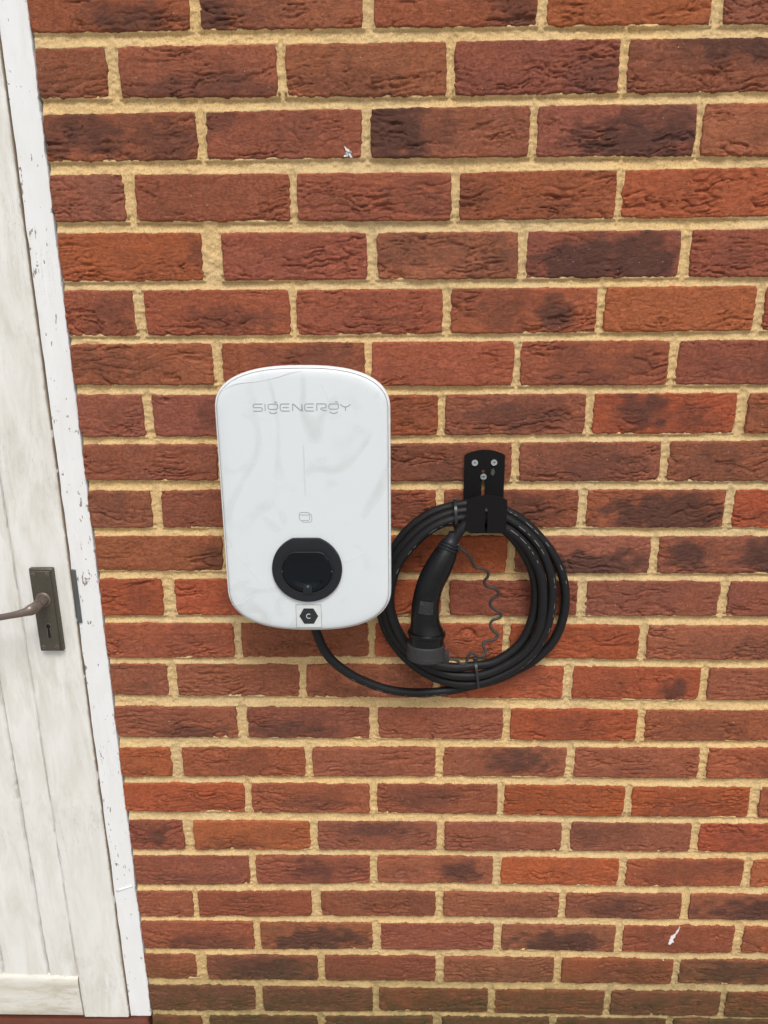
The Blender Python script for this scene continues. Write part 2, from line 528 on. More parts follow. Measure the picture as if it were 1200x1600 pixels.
# course: (z of top edge at three places, z of bottom edge, joints as (right edge, next left edge))
COURSES = {
0: ((1.832, 1.8307, 1.8308), (1.776, 1.7772, 1.7748), [(-0.2976, -0.2850), (-0.0697, -0.0554), (0.1592, 0.1709), (0.3857, 0.3998)]),
1: ((1.7594, 1.7608, 1.7607), (1.6972, 1.6943, 1.6961), [(-0.4144, -0.3997), (-0.1858, -0.1746), (0.0420, 0.0514), (0.2709, 0.2810)]),
2: ((1.6791, 1.6818, 1.6829), (1.618, 1.6188, 1.6163), [(-0.2994, -0.2880), (-0.0729, -0.0615), (0.1556, 0.1651), (0.3808, 0.3877)]),
3: ((1.6016, 1.6, 1.6025), (1.5387, 1.5366, 1.538), [(-0.4077, -0.3933), (-0.1754, -0.1655), (0.0509, 0.0607), (0.2792, 0.2871)]),
4: ((1.525, 1.5222, 1.5227), (1.4578, 1.4579, 1.458), [(-0.3045, -0.2769), (-0.0681, -0.0544), (0.1468, 0.1577), (0.3755, 0.3882)]),
5: ((1.4462, 1.4446, 1.4465), (1.3806, 1.3803, 1.3827), [(-0.4091, -0.3950), (-0.1820, -0.1727), (0.0407, 0.0518), (0.2637, 0.2739), (0.4908, 0.5027)]),
6: ((1.3695, 1.3702, 1.3699), (1.3081, 1.3044, 1.3045), [(-0.2998, -0.2864), (-0.0730, -0.0644), (0.1467, 0.1561), (0.3742, 0.3855)]),
7: ((1.2946, 1.2919, 1.2931), (1.2288, 1.2294, 1.231), [(-0.4108, -0.3980), (-0.1866, -0.1759), (0.0361, 0.0458), (0.2573, 0.2679), (0.4818, 0.4971)]),
8: ((1.2178, 1.2175, 1.2202), (1.1598, 1.1567, 1.1558), [(-0.3026, -0.2917), (-0.0771, -0.0662), (0.1499, 0.1606), (0.3772, 0.3879)]),
9: ((1.1442, 1.1444, 1.1435), (1.0819, 1.0814, 1.0809), [(-0.4120, -0.3979), (-0.1888, -0.1777), (0.0350, 0.0460), (0.2564, 0.2683), (0.4831, 0.4949)]),
10: ((1.069, 1.0697, 1.0671), (1.0089, 1.0055, 1.0033), [(-0.3058, -0.2945), (-0.0783, -0.0670), (0.1488, 0.1599), (0.3753, 0.3864)]),
11: ((0.9956, 0.9934, 0.9912), (0.9299, 0.9303, 0.9296), [(-0.4085, -0.3896), (-0.1752, -0.1647), (0.0452, 0.0576), (0.2651, 0.2774), (0.4917, 0.5050)]),
12: ((0.9172, 0.9177, 0.9136), (0.8527, 0.8548, 0.851), [(-0.2970, -0.2863), (-0.0741, -0.0646), (0.1473, 0.1588), (0.3703, 0.3828)]),
13: ((0.8419, 0.8429, 0.8368), (0.7813, 0.7778, 0.7756), [(-0.4135, -0.3994), (-0.1915, -0.1807), (0.0334, 0.0441), (0.2514, 0.2653), (0.4786, 0.4903)]),
14: ((0.7615, 0.7606, 0.7573), (0.7, 0.6981, 0.6963), [(-0.3014, -0.2849), (-0.0740, -0.0608), (0.1541, 0.1650), (0.3807, 0.3926)]),
15: ((0.6808, 0.6829, 0.6837), (0.621, 0.6235, 0.6221), [(-0.4219, -0.4039), (-0.1876, -0.1753), (0.0396, 0.0518), (0.2651, 0.2784), (0.4936, 0.5067)]),
16: ((0.6077, 0.6091, 0.6051), (0.5474, 0.5464, 0.5414), [(-0.2972, -0.2858), (-0.0759, -0.0645), (0.1497, 0.1598), (0.3725, 0.3837), (0.5906, 0.6061)]),
17: ((0.5296, 0.5301, 0.5292), (0.4658, 0.4681, 0.4676), [(-0.4121, -0.3958), (-0.1840, -0.1713), (0.0437, 0.0563), (0.2664, 0.2812), (0.4967, 0.5092)]),
18: ((0.4531, 0.4569, 0.4523), (0.3872, 0.3958, 0.3914), [(-0.2980, -0.2863), (-0.0766, -0.0649), (0.1468, 0.1596), (0.3745, 0.3861), (0.5984, 0.6110)]),
19: ((0.3741, 0.377, 0.3756), (0.3135, 0.3214, 0.3173), [(-0.4077, -0.3993), (-0.1868, -0.1702), (0.0432, 0.0562), (0.2705, 0.2823), (0.4951, 0.5079)]),
20: ((0.3045, 0.3035, 0.3025), (0.2376, 0.2415, 0.2394), [(-0.2984, -0.2863), (-0.0737, -0.0604), (0.1532, 0.1663), (0.3796, 0.3927), (0.5999, 0.6152)]),
21: ((0.2252, 0.2262, 0.2241), (0.164, 0.1639, 0.1637), [(-0.4125, -0.3940), (-0.1799, -0.1676), (0.0451, 0.0597), (0.2697, 0.2830), (0.4940, 0.5049)]),
22: ((0.1497, 0.1465, 0.1464), (0.0851, 0.0887, 0.0841), [(-0.3034, -0.2896), (-0.0754, -0.0643), (0.1473, 0.1596), (0.3709, 0.3819), (0.5919, 0.6016)]),
23: ((0.0736, 0.0773, 0.0777), (0.0071, 0.0112, 0.012), [(-0.4128, -0.3988), (-0.1847, -0.1708), (0.0419, 0.0582), (0.2681, 0.2806), (0.4941, 0.5065)]),
}
LEFT = -0.5125
# colour notes: (course, brick) -> brightness class; burns: u, v, radius u, radius v, strength (u, v from 0 to 1)
BRIGHT = {(0,3),(3,4),(7,4),(9,5),(11,1),(12,3),(12,2),(13,3),(13,4),(16,3),(17,1),(17,5),(18,3),(18,5),(4,0),(11,0),(15,0),(16,0),(16,4),(14,3),(5,4),(10,2),(11,2)}
BURN = {
(0,0):[(.6,.3,.4,.4,.75)],(0,1):[(.1,.4,.2,.7,.8)],(0,2):[(.9,.4,.25,.6,.6)],
(1,0):[(.1,.2,.4,.4,.35)],(1,1):[(.5,.15,.6,.4,.65)],(1,3):[(.85,.35,.2,.4,.45)],(1,4):[(.75,.85,.45,.35,.75)],
(2,0):[(.25,.55,.35,.6,.75),(.8,.4,.35,.6,.6)],(2,1):[(.08,.8,.2,.4,.5)],(2,2):[(.12,.5,.28,.8,1.0),(.4,.5,.2,.4,.45)],(2,3):[(.65,.35,.45,.5,.95),(.8,.7,.3,.4,.6)],(2,4):[(.6,.5,.3,.5,.4)],
(3,2):[(.8,.4,.3,.5,.4)],(3,3):[(.1,.4,.2,.5,.45)],(4,0):[(.96,.6,.07,.5,.5)],
(4,2):[(.2,.7,.3,.5,.5),(.85,.4,.25,.6,.5)],(4,3):[(.35,.35,.33,.55,1.1),(.75,.45,.25,.55,1.0),(.55,.3,.35,.4,.8)],(4,4):[(.3,.5,.2,.4,.3)],
(5,0):[(.65,.5,.4,.5,.45)],(5,1):[(.6,.35,.35,.35,.5)],(5,2):[(.6,.25,.3,.3,.3)],(5,3):[(.35,.5,.2,.5,.55),(.72,.45,.14,.45,.85)],
(6,0):[(.25,.5,.4,.5,.4)],(6,1):[(.7,.6,.4,.5,.5)],(6,3):[(.45,.2,.4,.3,.5),(.8,.5,.2,.4,.4)],
(7,1):[(.6,.5,.3,.4,.45)],(7,3):[(.5,.5,.38,.5,.6)],(7,4):[(.32,.55,.26,.6,.85),(.68,.4,.2,.45,.5)],
(8,2):[(.6,.3,.35,.4,.45)],(8,3):[(.5,.4,.5,.5,.5)],(8,4):[(.35,.5,.2,.4,.4),(.95,.3,.15,.4,.7)],
(9,2):[(.8,.5,.3,.5,.5)],(9,3):[(.65,.5,.32,.55,.6)],(9,4):[(.55,.35,.46,.6,1.15)],
(10,3):[(.6,.25,.46,.38,1.15)],(10,4):[(.22,.5,.16,.5,.9),(.78,.5,.2,.6,.95)],(10,0):[(.9,.3,.15,.5,.5)],
(12,0):[(.7,.5,.3,.4,.3)],(12,4):[(.8,.4,.3,.4,.45)],(13,2):[(.2,.2,.4,.3,.4)],(13,4):[(.8,.3,.13,.4,.75)],
(14,0):[(.6,.2,.35,.25,.65)],(14,1):[(.35,.3,.45,.35,.65)],(14,3):[(.5,.5,.3,.5,.35)],(14,4):[(.5,.4,.4,.4,.35)],
(15,3):[(.6,.6,.35,.5,.75)],(15,1):[(.5,.3,.4,.3,.3)],(16,1):[(.55,.4,.3,.35,.5)],(16,2):[(.4,.5,.33,.4,.5)],
(17,0):[(.5,.5,.3,.4,.75)],(17,1):[(.3,.1,.35,.35,.5)],(17,2):[(.5,.7,.35,.35,.6)],(17,4):[(.15,.6,.2,.5,.4)],
(18,0):[(.5,.2,.4,.3,.3)],(18,1):[(.48,.5,.26,.6,.65)],(18,2):[(.72,.4,.22,.5,.8),(.2,.4,.2,.4,.3)],(18,4):[(.4,.5,.3,.5,.35)],
(19,1):[(.5,.4,.3,.3,.25)],(19,4):[(.4,.4,.3,.45,.65)],(19,5):[(.6,.35,.55,.5,1.0)],
(20,0):[(.55,.25,.4,.4,.6)],(20,1):[(.5,.32,.45,.5,1.1)],(20,3):[(.5,.35,.42,.45,1.1)],(20,4):[(.3,.6,.2,.3,.3)],
(21,1):[(.6,.35,.45,.6,1.0)],(21,4):[(.6,.5,.4,.4,.4)],(21,5):[(.5,.5,.6,.5,.8)],(22,1):[(.5,.5,.5,.5,.4)],(22,2):[(.7,.3,.5,.4,.5)],(22,4):[(.4,.5,.5,.5,.4)],
(23,1):[(.5,.5,.6,.6,.7)],(23,2):[(.4,.4,.6,.6,.7)],(23,4):[(.5,.5,.6,.6,.5)],
}
wall = thing('brick_wall', 'red multi-stock brick wall with sandy yellow mortar joints, right of the white door', 'wall', (0, 0, 0))

def zi(zs, x):
    return float(np.interp(x, XS, zs)) if XS[0] <= x <= XS[2] else (
        zs[0] + (x - XS[0]) * (zs[1] - zs[0]) / (XS[1] - XS[0]) * 0.3 if x < XS[0] else zs[2])

def grime_at(x, z):
    """0..1, strongest at the foot of the wall"""
    return 1.0 * sstep(0.29, 0.04, z + 0.03 * NZ(x * 9 + 3, z * 14)) + 0.10 * sstep(0.5, 0.1, z)

def brick_mesh(name, x0, x1, zt0, zt1, zb0, zb1, seed, burns, du=0.0022, dv=0.0014, knot=None):
    """one brick: creased drag-faced front, arrises worn round, square back. local origin at its centre"""
    L = x1 - x0
    Hh = (zt0 + zt1 - zb0 - zb1) / 2
    cx, cz = (x0 + x1) / 2, (zt0 + zt1 + zb0 + zb1) / 4
    nu, nv = max(6, int(L / du)), max(5, int(Hh / dv))
    u = np.linspace(0, 1, nu)
    v = np.linspace(0, 1, nv)
    # pack extra lines near the edges
    u = np.unique(np.concatenate([u, [0.0009 / L, 0.0022 / L, 1 - 0.0009 / L, 1 - 0.0022 / L]]))
    v = np.unique(np.concatenate([v, [0.0008 / Hh, 1 - 0.0008 / Hh]]))
    nu, nv = len(u), len(v)
    U, V = np.meshgrid(u, v)
    X = x0 + U * L
    ZB = zb0 + (zb1 - zb0) * U
    ZT = zt0 + (zt1 - zt0) * U
    Z = ZB + (ZT - ZB) * V
    s = seed * 7.77
    # wandering edges and knocked corners
    ed = np.minimum(np.minimum(U, 1 - U) * L, np.minimum(V, 1 - V) * Hh)
    wx = 0.0011 * fbm(NZ, Z * 130 + s, U * 0 + s, 2) * np.abs(2 * U - 1) ** 6
    wz = (0.0009 * fbm(NY, X * 110 + s, V * 0 + s * 2, 3) + 0.0005 * NZ(X * 330, V * 0 + s)) * np.abs(2 * V - 1) ** 5
    cu = np.abs(2 * U - 1) ** 10 * np.abs(2 * V - 1) ** 5
    X = X + wx - np.sign(U - 0.5) * cu * 0.0022
    Z = Z + wz - np.sign(V - 0.5) * cu * 0.0013
    um = U * L * 1000
    vm = V * Hh * 1000
    # bending "smile" creases of sand-creased clay
    A = 9 + 6 * math.sin(s)
    bend = A * (2 * U - 1 + 0.25 * math.sin(s * 3)) ** 2 * (0.6 + 0.4 * NZ(um / 60 + s, vm / 200)) + 5 * NZ(um / 34 + s, vm / 30 + s) + 1.6 * NY(um / 9, vm / 9 + s)
    tv = vm - bend
    r1 = 1 - np.abs(NY(um / 30 + s * 1.3, tv / 6.0 + s)) * 4.6
    r2 = 1 - np.abs(NZ(um / 13 - s, tv / 3.6 - s)) * 3.2
    msk = sstep(-0.30, 0.45, NZ(um / 52 + 2 * s, vm / 26 - s) + 1.1 * (0.50 - V) + 0.30 * np.abs(2 * U - 1))
    msk2 = sstep(-0.3, 0.4, NY(um / 38 - s, vm / 20 + 3 * s))
    h = np.zeros_like(U)
    h -= 0.0040 * np.clip(r1, 0, 1) ** 1.1 * msk * (0.45 + 0.55 * msk2)
    h -= 0.0019 * np.clip(r2, 0, 1) ** 1.2 * msk * (0.35 + 0.65 * msk2)
    # soft folds where the clay rolled over itself (sawtooth)
    saw = ((tv / 11.0 + 0.8 * NZ(um / 45 - 3 * s, vm / 40 + s)) % 1.0)
    h += 0.0013 * (saw - 0.5) * msk * msk2
    h += 0.0010 * NZ(um / 70 + s, vm / 40 + s) + 0.00028 * fbm(NY, um / 6 + s, vm / 5, 3)
    # a few deep single cracks / pits
    rs = random.Random(seed)
    for _ in range(rs.choice((0, 0, 1, 1, 2))):
        pu, pv, rr_ = rs.uniform(8, L * 1000 - 8), rs.uniform(8, Hh * 1000 - 8), rs.uniform(1.6, 3.6)
        d = np.hypot((um - pu) / (rr_ * rs.uniform(1, 2.2)), (vm - pv) / rr_)
        h -= 0.0016 * np.clip(1 - d, 0, 1)
    if knot:
        d = np.hypot((U - knot[0]) * L / 0.013, (V - knot[1]) * Hh / 0.013)
        h += 0.0042 * np.exp(-d * d * 2.2) - 0.0050 * np.exp(-((d - 1.0) / 0.22) ** 2) * (V > knot[1])
    # rounded arrises, irregular
    er = 0.0031 + 0.0018 * NZ(X * 60 + s, Z * 60)
    k = np.clip(1 - ed / er, 0, 1)
    h -= 0.0046 * (1 - np.sqrt(np.clip(1 - k * k, 0, 1)))
    face = rs.uniform(-0.0009, 0.0009)
    Y = -(0.0016 + h + face)
    verts = np.stack([X - cx, Y, Z - cz], -1).reshape(-1, 3)
    nF = nu * nv
    idx = np.arange(nF).reshape(nv, nu)
    q = np.stack([idx[:-1, :-1], idx[:-1, 1:], idx[1:, 1:], idx[1:, :-1]], -1).reshape(-1, 4)
    # sides run back 100 mm
    ringi = np.concatenate([idx[0, :], idx[1:, -1], idx[-1, -2::-1], idx[-2:0:-1, 0]])
    back = verts[ringi].copy()
    back[:, 1] = 0.1025
    n = len(ringi)
    verts = np.concatenate([verts, back])
    bi = nF + np.arange(n)
    sq = np.stack([ringi, bi, np.roll(bi, -1), np.roll(ringi, -1)], -1)
    faces = q.tolist() + sq.tolist() + [bi[::-1].tolist()]
    me = bpy.data.meshes.new(name)
    me.from_pydata(verts.tolist(), [], faces)
    me.polygons.foreach_set('use_smooth', [True] * len(me.polygons))
    me.materials.append(BRICK)
    b = np.zeros(nF)
    Uf, Vf = U.reshape(-1), V.reshape(-1)
    for (pu, pv, ru, rv, st) in burns:
        d = np.sqrt(((Uf - pu) / ru) ** 2 + ((Vf - pv) / rv) ** 2)
        d = d + 0.35 * NZ(um.reshape(-1) / 16 + s, vm.reshape(-1) / 11 + s)
        b = np.maximum(b, st * 1.2 * sstep(1.35, 0.3, d))
    a = me.attributes.new('burn', 'FLOAT', 'POINT')
    a.data.foreach_set('value', np.concatenate([b, np.zeros(n)]))
    gz = grime_at(X, Z).reshape(-1)
    a = me.attributes.new('grime', 'FLOAT', 'POINT')
    a.data.foreach_set('value', np.concatenate([gz, np.zeros(n)]))
    return me, (cx, 0, cz)

BASES = [(0.280, 0.094, 0.050), (0.258, 0.087, 0.049), (0.300, 0.094, 0.048), (0.245, 0.092, 0.056), (0.290, 0.108, 0.058), (0.228, 0.083, 0.053)]
HOT = [(0.370, 0.092, 0.038), (0.345, 0.088, 0.040), (0.355, 0.106, 0.046)]
rects = []      # every brick face on the wall, for the mortar

def put_brick(x0, x1, zt0, zt1, zb0, zb1, key, hi=True):
    seed = (key[0] + 40) * 31 + key[1] * 7
    rs = random.Random(seed * 13 + 5)
    rects.append((x0, x1, zt0, zt1, zb0, zb1))
    burns = BURN.get(key, [])
    if rs.random() < 0.75:
        burns = burns + [(rs.uniform(.2, .8), rs.uniform(.2, .7), rs.uniform(.2, .5), rs.uniform(.3, .6), rs.uniform(.15, .38))]
    knot = (0.72, 0.62) if key == (12, 2) else None
    me, loc = brick_mesh('brick', x0, x1, zt0, zt1, zb0, zb1, seed, burns, *((0.0021, 0.0014) if hi else (0.014, 0.010)), knot=knot)
    o = bpy.data.objects.new('brick', me)
    link(o, wall)
    o.location = loc
    base = rs.choice(HOT) if key in BRIGHT else rs.choice(BASES)
    k = rs.uniform(1.04, 1.32)
    o.color = (base[0] * k * .97, base[1] * k * rs.uniform(.88, 1.02), base[2] * k * rs.uniform(.90, 1.08), 1)
    return o

GA, P0 = 0.0764, 1.8
RIGHT_END = 0.96
for c, (zt, zb, J) in COURSES.items():
    xs = [LEFT + rng.uniform(-0.001, 0.0015)]
    for a_, b_ in J:
        xs += [a_, b_]
    while xs[-1] < RIGHT_END:
        xs += [xs[-1] + 0.2145 + rng.uniform(-.003, .003)]
        xs += [xs[-1] + 0.0105]
    for i in range(0, len(xs) - 1, 2):
        a_, b_ = xs[i], xs[i + 1]
        put_brick(a_, b_, zi(zt, a_), zi(zt, b_), zi(zb, a_), zi(zb, b_), (c, i // 2), hi=a_ < 0.74)
# a course under the photograph's foot and the ones above its top edge
EXTRA = [24, 25] + list(range(-1, -9, -1))
for c in EXTRA:
    zc = P0 - GA * c
    x = LEFT if zc < 2.06 else -1.62
    j = 0
    first = 0.113 if c % 2 else 0.215
    while x < RIGHT_END:
        L = first if j == 0 else 0.215
        if c in (24, 25, -1, -2):
            put_brick(x, x + L, zc + .033, zc + .033, zc - .033, zc - .033, (c, j), hi=False)
        else:
            rects.append((x, x + L, zc + .033, zc + .033, zc - .033, zc - .033))
            c0 = box(x, x + L, -0.0016, 0.10, zc - .033, zc + .033, 0.002)
            put_brick.extra.append(c0) if hasattr(put_brick, 'extra') else setattr(put_brick, 'extra', [c0])
        x += L + 0.0105
        j += 1
# wall beyond the door's far jamb
for k in range(34):
    zc = P0 - GA * (25 - k)
    if zc > 2.06:
        break
    for x0, x1 in (((-1.62, -1.445),) if k % 2 else ((-1.62, -1.56), (-1.55, -1.445))):
        put_brick.extra.append(box(x0, x1, -0.0016, 0.10, zc - .033, zc + .033, 0.002))
o = mesh('brickwork', *join(put_brick.extra), BRICK, wall, smooth=True, sharp=50)
o['kind'] = 'stuff'
o.color = (0.24, 0.078, 0.044, 1)

# mortar: one height field that fills every joint, tooled hollow and smeared a little over the arrises
def mortar_field(x0, x1, z0, z1, step):
    nx, nz = int((x1 - x0) / step) + 1, int((z1 - z0) / step) + 1
    gx = np.linspace(x0, x1, nx)
    gz = np.linspace(z0, z1, nz)
    D = np.full((nz, nx), 1.0)
    UP = np.zeros((nz, nx))          # +1 near the brick above, -1 near the brick below
    dup = np.full((nz, nx), 1.0)
    ddn = np.full((nz, nx), 1.0)
    for (a, b, t0, t1, b0, b1) in rects:
        i0, i1 = np.searchsorted(gx, a - .02), np.searchsorted(gx, b + .02)
        j0, j1 = np.searchsorted(gz, min(b0, b1) - .02), np.searchsorted(gz, max(t0, t1) + .02)
        if i1 <= i0 or j1 <= j0:
            continue
        X, Z = np.meshgrid(gx[i0:i1], gz[j0:j1])
        f = np.clip((X - a) / (b - a), 0, 1)
        T = t0 + (t1 - t0) * f
        B = b0 + (b1 - b0) * f
        dx = np.maximum(a - X, X - b)
        dz = np.maximum(B - Z, Z - T)
        d = np.where((dx > 0) & (dz > 0), np.hypot(dx, dz), np.maximum(dx, dz))
        sl = (slice(j0, j1), slice(i0, i1))
        D[sl] = np.minimum(D[sl], d)
        ins = dx < 0.002
        dup[sl] = np.where(ins & (Z < (T + B) / 2), np.minimum(dup[sl], np.abs(B - Z)), dup[sl])
        ddn[sl] = np.where(ins & (Z > (T + B) / 2), np.minimum(ddn[sl], np.abs(Z - T)), ddn[sl])
    X, Z = np.meshgrid(gx, gz)
    t = np.clip(D / 0.0052, 0, 1)
    w = sstep(0.012, 0.0, dup)       # closeness to the arris above
    dep = 0.0024 * (1 - (1 - t) ** 2)
    # bed joints are struck: a thin lip under the arris, a step back, then a slope out to the brick below
    lip = 0.0009 + 0.0009 * fbm(NY, X * 26, Z * 9, 2)
    bed = 0.0054 * sstep(0.0, 0.0013, dup - np.maximum(lip, 0)) * np.clip(1.04 - dup / (dup + ddn + 1e-6), 0, 1) * (0.85 + 0.4 * NZ(X * 8, Z * 30))
    dep = np.where((dup < 0.05) & (ddn < 0.05) & (D > 0), bed, dep)
    low = sstep(0.004, 0.0, ddn)
    dep = dep - 0.0009 * low * (D > -0.001) * (0.6 + 1.2 * fbm(NZ, X * 34, Z * 5, 2))
    smear = fbm(NY, X * 55, Z * 120, 3)
    smear2 = fbm(NZ, X * 210 + 5, Z * 260, 2)
    y = 0.0018 + dep - 0.0010 * smear - 0.00075 * smear2 - 0.0010 * sstep(0.3, 1.0, fbm(NZ, X * 19, Z * 40, 2))
    y = y + np.clip(-D - 0.0022, 0, 1) * 2.2     # dives under the brick
    keep = D > -0.0045
    idx = np.full(D.shape, -1)
    use = keep[:-1, :-1] & keep[1:, :-1] & keep[:-1, 1:] & keep[1:, 1:]
    vu = np.zeros_like(keep)
    vu[:-1, :-1] |= use; vu[1:, :-1] |= use; vu[:-1, 1:] |= use; vu[1:, 1:] |= use
    idx[vu] = np.arange(vu.sum())
    verts = np.stack([X[vu], y[vu], Z[vu]], -1)
    a, b, c, d = idx[:-1, :-1][use], idx[:-1, 1:][use], idx[1:, 1:][use], idx[1:, :-1][use]
    return verts, np.stack([a, b, c, d], -1)

def mortar_obj(args):
    verts, faces = mortar_field(*args)
    me = bpy.data.meshes.new('mortar')
    me.from_pydata(verts.tolist(), [], faces.tolist())
    me.polygons.foreach_set('use_smooth', [True] * len(me.polygons))
    me.materials.append(MORTAR)
    a = me.attributes.new('grime', 'FLOAT', 'POINT')
    a.data.foreach_set('value', grime_at(verts[:, 0], verts[:, 2]))
    return link(bpy.data.objects.new('mortar', me), wall)
o = mortar_obj((LEFT + 0.0030, 0.70, -0.03, 1.90, 0.0015))
o['kind'] = 'stuff'
bk = join([box(LEFT + 0.004, RIGHT_END + 0.2, 0.0125, 0.10, -0.16, 2.0), box(0.702, RIGHT_END + 0.2, 0.006, 0.0122, -0.16, 1.98),
           box(LEFT + 0.004, 0.701, 0.006, 0.0122, -0.16, -0.031), box(LEFT + 0.004, 0.701, 0.006, 0.0122, 1.901, 2.0),
           box(-1.62, RIGHT_END + 0.2, 0.006, 0.10, 2.0805, 2.47), box(-1.62, -1.4455, 0.006, 0.10, -0.16, 2.04)])
o = mesh('mortar_core', *bk, MORTAR, wall, smooth=False)
# splashes of white paint on two bricks
def blot(pts, y, seed):
    """one ragged fleck of dried paint following a path of (x, z, half width)"""
    rs = random.Random(seed)
    P = catmull([(a, b, c) for a, b, c in pts], 5)
    Lh, Rh = [], []
    for i, p in enumerate(P):
        q = P[min(i + 1, len(P) - 1)] - P[max(i - 1, 0)]
        d = Vector((q.x, q.y)).normalized()
        n = Vector((-d.y, d.x))
        k = min(1, 4 * min(i, len(P) - 1 - i) / len(P) + 0.12)
        Lh.append((p.x + n.x * p.z * k * rs.uniform(.25, 1.3), p.y + n.y * p.z * k * rs.uniform(.25, 1.3)))
        Rh.append((p.x - n.x * p.z * k * rs.uniform(.25, 1.3), p.y - n.y * p.z * k * rs.uniform(.25, 1.3)))
    o = [(a, y, b) for a, b in Lh + Rh[::-1]]
    n = len(Lh)
    V = o + [(a, y + 0.004, b) for a, _, b in o]
    m = 2 * n
    Fs = [(i, i + 1, m - 2 - i, m - 1 - i) for i in range(n - 1)] + [(i, i + m, (i + 1) % m + m, (i + 1) % m) for i in range(m)]
    return V, Fs
mesh('paint_splash', *blot([(-0.0978, 1.6339, 0.0010), (-0.0944, 1.6298, 0.0026), (-0.0927, 1.6265, 0.0045), (-0.0954, 1.6233, 0.0030), (-0.0990, 1.6209, 0.0010)], -0.0026, 5), SPLASH, wall, smooth=False)
mesh('paint_splash', *blot([(-0.0882, 1.6281, 0.0008), (-0.0909, 1.6249, 0.0022), (-0.0892, 1.6216, 0.0018), (-0.0866, 1.6200, 0.0006)], -0.0026, 9), SPLASH, wall, smooth=False)
mesh('paint_splash', *blot([(0.4959, 0.3018, 0.0012), (0.4922, 0.2914, 0.0026), (0.4893, 0.2854, 0.0012), (0.4853, 0.2778, 0.0036), (0.4828, 0.2673, 0.0044), (0.4789, 0.2582, 0.0034), (0.4726, 0.2490, 0.0024), (0.4662, 0.2414, 0.0008)], -0.0024, 3), SPLASH, wall, smooth=False)
mesh('paint_splash', *blot([(0.4714, 0.2246, 0.0006), (0.4754, 0.2201, 0.0018), (0.4793, 0.2171, 0.0006)], -0.0024, 4), SPLASH, wall, smooth=False)
# concrete lintel over the door
mesh('lintel', *box(-1.62, -0.30, 0.002, 0.098, 2.045, 2.0795, 0.002), LINT, wall, smooth=False)

# ------------------------------------------------------------------ door frame and door
GAP = -0.5565
frame = thing('door_frame', 'narrow flaking white timber door frame between the door and the brickwork', 'door frame', (-0.535, 0, 0.064))
def rough_board(x0, x1, y0, y1, z0, z1, amp, seed, nz=220, nx=8, origin=(0, 0, 0), bl=0.0025):
    """board with a wandering, worn front and right edge"""
    rings = []
    ns = 10
    for i in range(nz + 1):
        z = z0 + (z1 - z0) * i / nz
        f = lambda k, sc: float(fbm(NZ, np.array(z * sc + seed + k * 5.0), np.array(k * 3.1 + seed), 3))
        xl = x0 + amp * 0.7 * f(1, 30)
        xr = x1 + amp * 0.7 * f(2, 34) + amp * 0.5 * f(2.5, 150) - amp * 2.4 * max(0, f(3, 70) - 0.5)
        row = [(xl, y1), (xl, y0 + bl)]
        for k in range(nx + 1):
            t = k / nx
            xx = xl + bl * 0.6 + (xr - xl - bl * 1.2) * t
            row.append((xx, y0 + amp * 0.35 * f(4 + k * 0.5, 22)))
        row += [(xr, y0 + bl), (xr, y1)]
        rings.append([(a - origin[0], b - origin[1], z - origin[2]) for a, b in row])
    return loft(rings, True, True)
mesh('jamb', *rough_board(GAP + 0.0016, LEFT - 0.0008, 0.0035, 0.085, 0.0665, 2.04, 0.0009, 3.0, nz=620, origin=(-0.535, 0, 0.064), bl=0.0012), FRAMEP, frame, sharp=45)

mesh('jamb', *rel(box(-1.444, -1.404, 0.004, 0.085, 0.0665, 2.04, 0.003), (-0.535, 0, 0.064)), FRAMEP, frame)
mesh('head', *rel(box(-1.444, -0.5155, 0.0025, 0.09, 2.0005, 2.0445, 0.003), (-0.535, 0, 0.064)), FRAMEP, frame)
# rebate behind the gap (dark depth of the frame)
mesh('stop', *rel(box(-0.575, -0.5545, 0.0305, 0.083, 0.0665, 2.0, 0.001), (-0.535, 0, 0.064)), FRAMEP, frame, smooth=False)
# torn ridge of filler across the frame
mesh('filler', *rel(tube([(-0.5503, 0.0030, 0.3695), (-0.5390, 0.0030, 0.3740), (-0.5278, 0.0030, 0.3784), (-0.5192, 0.0030, 0.3814)], 0.0016, 8), (-0.535, 0, 0.064)), FRAMEP, frame)
# strike plate let into the frame
mesh('strike_plate', *rel(box(-0.5545, -0.5478, 0.0010, 0.030, 0.916, 1.010, 0.0004), (-0.535, 0, 0.064)), STEEL, frame, smooth=False)

DO = (-0.98, 0, 0.066)
door = thing('door', 'weathered cream-white boarded timber door at the left edge', 'door', DO)
DX0, DX1 = -1.400, GAP - 0.0007
def grooved(x0, x1, y0, z0, z1, seed, mat, name, nz=260, amp=0.0007, nx=16, b=0.003):
    return mesh(name, *rough_board(x0, x1, y0, y0 + 0.03, z0, z1, amp, seed, nz=nz, nx=nx, origin=DO, bl=b), mat, door, sharp=60)
Ys = -0.0015
grooved(-0.6450, DX1, Ys, 0.0685, 1.995, 7.0, DOORP, 'stile', nz=520, b=0.002)
grooved(DX0, DX0 + 0.090, Ys, 0.0685, 1.995, 9.0, DOORP, 'stile', nz=60)
xs_b = [-0.6462, -0.7045, -0.7925, -0.8805, -0.9685, -1.0565, -1.1445, -1.2325, -1.3085]
for i in range(len(xs_b) - 1):
    grooved(xs_b[i + 1] + 0.0006, xs_b[i] - 0.0002, Ys + 0.0045 + rng.uniform(-.0006, .0006), 0.150, 1.93, 20.0 + i * 3, DOORP, 'board', nz=420 if i < 3 else 60, amp=0.0008, b=0.0055)
